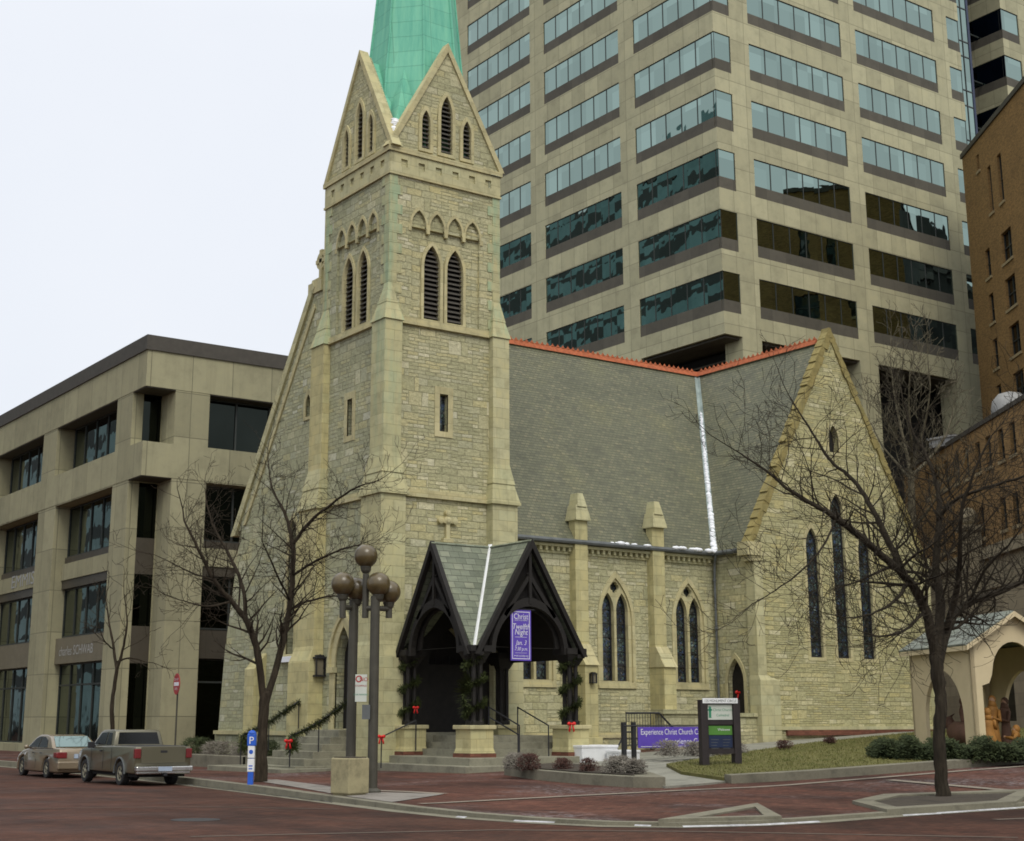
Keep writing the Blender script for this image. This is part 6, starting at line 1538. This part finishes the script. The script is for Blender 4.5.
figure(.7, .75, 1.15, 'statue', 'kneeling orange lit robed figure just inside the shelter corner', True, .6)
figure(1.5, 1.35, 1.55, 'statue', 'standing orange lit robed figure in the middle of the shelter', False, 3.6)
figure(.9, 1.7, .62, 'statue', 'small low orange lit figure at the front of the shelter', True, 2.4)
figure(2.4, .9, 1.5, 'statue2', 'standing brown robed figure seen through the side arch', False, -.5)
figure(2.0, 2.0, 1.5, 'statue2', 'standing dark brown robed figure at the open side of the shelter', False, 3.0)
# ox lying in the side arch
ox = rp(LN * .55, .75, gz + .02); t = thing('nativity_ox', 'dark red brown ox statue lying inside the side arch of the shelter', 'statue', ox); b = MB()
vs = [(-.7, .25), (-.5, .42), (0, .45), (.45, .5), (.75, .55)]
b.tube([ox + u_ * x + Vector((0, 0, z)) for x, z in vs], [.16, .34, .36, .33, .2], 12)
b.tube([ox + u_ * .7 + Vector((0, 0, .58)), ox + u_ * .95 + Vector((0, 0, .85)), ox + u_ * 1.1 + Vector((0, 0, .82)), ox + u_ * 1.32 + Vector((0, 0, .68))], [.18, .15, .14, .09], 10)
for s in (-1, 1):
    b.tube([ox + u_ * .4 + v_ * s * .25 + Vector((0, 0, .25)), ox + u_ * .75 + v_ * s * .32 + Vector((0, 0, .12)), ox + u_ * .5 + v_ * s * .36 + Vector((0, 0, .08))], [.1, .08, .06], 8); b.tube([ox + u_ * 1.02 + v_ * s * .1 + Vector((0, 0, .95)), ox + u_ * 1.05 + v_ * s * .25 + Vector((0, 0, 1.05))], [.035, .012], 6)
build('body', b, M['statue2'], t, smooth=True)

# ------------------------------------------------------------------ parked vehicles (local: x to the right, y forward, z up)
SIDE = Fr((0, 0, 0), (0, 1, 0), (1, 0, 0))
def taper(mb, z0, k, i0=0):
    for i in range(i0, len(mb.v)):
        v = mb.v[i]
        if v.z > z0: v.x *= 1 - k * (v.z - z0)
def wheel(t, y, x, r, w_=.2):
    b = MB(); s = 1 if x > 0 else -1
    prof = [(r * .62, -w_ / 2), (r * .93, -w_ / 2), (r, -w_ * .34), (r, w_ * .34), (r * .93, w_ / 2), (r * .66, w_ / 2), (r * .62, w_ * .3)]
    b.lathe((x, y, r), prof, 28, ax=(s, 0, 0)); o = build('wheel', b, M['tyre'], t, smooth=False)
    b = MB(); b.lathe((x, y, r), [(r * .64, w_ * .3), (r * .62, w_ * .42), (r * .5, w_ * .36), (r * .2, w_ * .4), (r * .1, w_ * .5)], 20, ax=(s, 0, 0))
    build('rim', b, M['alloy'], o)
    b = MB()
    for k in range(5): a = 2 * PI * k / 5; c = Vector((x + s * w_ * .385, y + r * .36 * math.cos(a), r + r * .36 * math.sin(a))); b.lathe(c, [(r * .11, 0), (r * .1, .012)], 8, ax=(s, 0, 0))
    build('rim_holes', b, M['tyre'], o)
def side_profile(pts, wheels, zb):
    """closed outline with wheel arches cut in its lower edge; pts run rear -> front along the top"""
    low = []
    for (y, r) in wheels:
        for i in range(9): a = PI - PI * i / 8; low.append((y + r * math.cos(a), max(zb, .33 + r * math.sin(a)) if 0 < i < 8 else zb))
    return [(pts[0][0], zb)] + low + [(pts[-1][0], zb)] + pts[::-1]
def car_sedan():
    pA = Vector(at(61, 774, 51.3)); rot = math.radians(-1)
    base = Vector((17.4 + .3, 50.2 - .8, -.275))
    t = thing('parked_sedan', 'champagne four door sedan parked at the kerb ahead of the pickup', 'car', base, rot=rot)
    Lc, Wc = 4.75, .88; wr = .325
    top = [(0.02, .42), (0, .62), (.05, .92), (.12, .97), (.75, 1.0), (1.4, 1.0), (3.35, .95), (3.9, .88), (4.45, .74), (4.68, .6), (4.72, .42)]
    b = MB(); b.prism(SIDE, side_profile(top, [(.98, .38), (3.75, .38)], .2), -Wc, Wc)
    for v in b.v:
        if v.z > .6: v.x *= 1 - .14 * (v.z - .6) / .4
        if v.y < .3: v.x *= .90 + .1 * v.y / .3
        if v.y > 4.2: v.x *= 1 - .16 * (v.y - 4.2) / .5
    o = build('body', b, M['champagne'], t, bevel=.05); smooth_by(o, 50)
    cab = [(.62, .97), (.98, 1.2), (1.3, 1.35), (1.75, 1.42), (2.4, 1.42), (2.75, 1.34), (3.5, .95)]
    b = MB(); b.prism(SIDE, cab, -.8, .8); taper(b, .97, .42); o = build('cabin', b, M['champagne'], t, bevel=.04); smooth_by(o, 50)
    def tx(z): return .8 * (1 - .42 * (z - .97))
    for nm, pl in (('side_window', [(1.18, 1.0), (1.36, 1.24), (1.78, 1.35), (2.08, 1.355), (2.1, 1.0)]), ('side_window', [(2.16, 1.0), (2.15, 1.355), (2.42, 1.35), (2.7, 1.28), (3.22, 1.0)])):
        for s in (-1, 1):
            b = MB(); b.add([(s * (tx(z) + .012), y, z) for y, z in pl] + [(s * (tx(z) - .01), y, z) for y, z in pl], [tuple(range(5)), tuple(range(9, 4, -1))] + [(i, (i + 1) % 5, 5 + (i + 1) % 5, 5 + i) for i in range(5)]); build(nm, b, M['carglass'], t)
    b = MB(); q = [(-.66, .69, 1.0), (.66, .69, 1.0), (.58, 1.22, 1.34), (-.58, 1.22, 1.34)]; b.slab([(x, y - .03, z + .03) for x, y, z in q], .02); build('rear_window', b, M['carglass2'], t)
    b = MB(); b.slab([(x, y, z) for x, y, z in ((-.58, 2.8, 1.345), (.58, 2.8, 1.345), (.68, 3.44, 1.0), (-.68, 3.44, 1.0))], .02); build('windscreen', b, M['carglass'], t)
    for s in (-1, 1):
        b = MB(); b.box(min(s * .48, s * .8), max(s * .48, s * .8), -.02, .1, .66, .86); b.box(min(s * .74, s * .845), max(s * .74, s * .845), -.01, .32, .68, .85); build('tail_light', b, M['tail'], t, bevel=.02)
        b = MB(); b.box(min(s * .5, s * .74), max(s * .5, s * .74), 4.5, 4.66, .56, .68); build('headlight', b, M['chrome'], t, bevel=.02)
        b = MB(); b.ball((s * .93, 3.05, 1.0), .1, 10, sx=.9, sy=.6, sz=.7); b.tube([(s * .78, 3.08, .97), (s * .92, 3.05, .98)], .025, 6); build('door_mirror', b, M['champagne'], t, smooth=True)
        for y in (.98, 3.75): wheel(t, y, s * .76, wr)
        b = MB()
        for y in (1.35, 2.12, 3.2): b.box(min(s * .878, s * .884), max(s * .878, s * .884), y, y + .012, .3, .62)
        for y in (1.5, 2.35): b.box(min(s * .86, s * .895), max(s * .86, s * .895), y, y + .18, .8, .83)
        build('door_line', b, M['iron'], t)
    b = MB(); b.box(-.24, .24, -.03, .01, .66, .8); build('number_plate', b, M['plate'], t)
    b = MB(); b.box(-.8, .8, -.07, .12, .3, .56); build('bumper', b, M['champagne'], t, bevel=.04)
    b = MB(); b.box(-.7, .7, .15, 4.5, .17, .3); build('underbody', b, M['dark'], t)
car_sedan()
def pickup():
    base = Vector((16.55 + .36, 41.6 - 1.1, -.205))
    t = thing('pickup_truck', 'pewter extended cab pickup truck parked at the kerb, tailgate towards us', 'pickup truck', base, rot=math.radians(-1.5))
    Wc = .84; wr = .34
    top = [(.04, .55), (.0, .62), (.0, 1.08), (.05, 1.1), (2.0, 1.1), (3.9, 1.06), (4.7, .98), (5.05, .9), (5.12, .5)]
    b = MB(); b.prism(SIDE, side_profile(top, [(1.2, .42), (4.3, .42)], .36), -Wc, Wc)
    for v in b.v:
        if v.y > 4.8: v.x *= .94
        if v.z > .85: v.x *= .985
    o = build('body', b, M['pewter'], t, bevel=.035); smooth_by(o, 50)
    cab = [(1.98, 1.08), (2.12, 1.52), (2.3, 1.56), (3.15, 1.55), (3.35, 1.5), (3.95, 1.05)]
    b = MB(); b.prism(SIDE, cab, -.78, .78); taper(b, 1.08, .28); o = build('cab', b, M['pewter'], t, bevel=.035); smooth_by(o, 50)
    def tx(z): return .78 * (1 - .28 * (z - 1.08))
    for pl in ([(2.2, 1.13), (2.3, 1.46), (2.62, 1.48), (2.62, 1.13)], [(2.7, 1.13), (2.7, 1.48), (3.22, 1.47), (3.68, 1.13)]):
        for s in (-1, 1):
            n = 4; b = MB(); b.add([(s * (tx(z) + .012), y, z) for y, z in pl] + [(s * (tx(z) - .01), y, z) for y, z in pl], [tuple(range(n)), tuple(range(2 * n - 1, n - 1, -1))] + [(i, (i + 1) % n, n + (i + 1) % n, n + i) for i in range(n)]); build('side_window', b, M['carglass'], t)
    b = MB(); b.slab([(-.64, 1.995, 1.14), (.64, 1.995, 1.14), (.58, 2.10, 1.48), (-.58, 2.10, 1.48)], .02); build('rear_window', b, M['carglass'], t)
    b = MB(); b.slab([(-.6, 3.42, 1.47), (.6, 3.42, 1.47), (.68, 3.93, 1.1), (-.68, 3.93, 1.1)], .02); build('windscreen', b, M['carglass'], t)
    b = MB(); b.box(-.66, .66, -.035, .02, .64, 1.105); o = build('tailgate', b, M['pewter'], t, bevel=.015)
    b = MB(); b.box(-.1, .1, -.045, -.03, .93, .99); build('handle', b, M['iron'], o)
    b = MB(); b.box(-.74, .74, .1, 1.95, 1.06, 1.112); build('bed_cover', b, M['iron'], t)
    b = MB(); b.box(-.84, .84, -.2, .02, .42, .56); b.box(-.8, .8, -.12, .04, .34, .45); o = build('bumper', b, M['chrome'], t, bevel=.03)
    b = MB(); b.box(-.2, .2, -.215, -.19, .43, .55); build('number_plate', b, M['plate'], o)
    b = MB(); b.box(-.05, .05, -.25, .1, .3, .38); build('tow_hitch', b, M['iron'], o)
    b = MB(); b.box(-.855, .855, .3, 4.9, .60, .635); build('side_moulding', b, M['iron'], t) if False else None
    for s in (-1, 1):
        b = MB(); b.box(min(s * .67, s * .85), max(s * .67, s * .85), -.03, .09, .78, 1.04); build('tail_light', b, M['tail'], t, bevel=.012)
        b = MB(); b.box(min(s * .55, s * .78), max(s * .55, s * .78), 5.0, 5.13, .68, .82); build('headlight', b, M['chrome'], t, bevel=.015)
        b = MB(); b.box(min(s * .84, s * 1.02), max(s * .84, s * 1.02), 3.45, 3.58, 1.02, 1.2); b.tube([(s * .78, 3.55, 1.08), (s * .9, 3.5, 1.08)], .025, 6); build('door_mirror', b, M['iron'], t, bevel=.02)
        for y in (1.2, 4.3): wheel(t, y, s * .73, wr, .22)
        b = MB()
        for y in (1.93, 2.66, 3.72): b.box(min(s * .842, s * .848), max(s * .842, s * .848), y, y + .014, .42, 1.05)
        b.box(min(s * .84, s * .87), max(s * .84, s * .87), 2.78, 2.95, .93, .97); build('door_line', b, M['iron'], t)
        b = MB(); b.tube([(s * .845, 1.2 + .44 * math.cos(a), .34 + .44 * math.sin(a)) for a in [PI * i / 12 for i in range(13)]], .028, 6); build('arch_trim', b, M['lead'], t); b = MB(); b.tube([(s * .845, 4.3 + .44 * math.cos(a), .34 + .44 * math.sin(a)) for a in [PI * i / 12 for i in range(13)]], .028, 6); build('arch_trim', b, M['lead'], t)
    b = MB(); b.box(-.7, .7, .1, 4.9, .26, .45); build('underbody', b, M['dark'], t)
pickup()
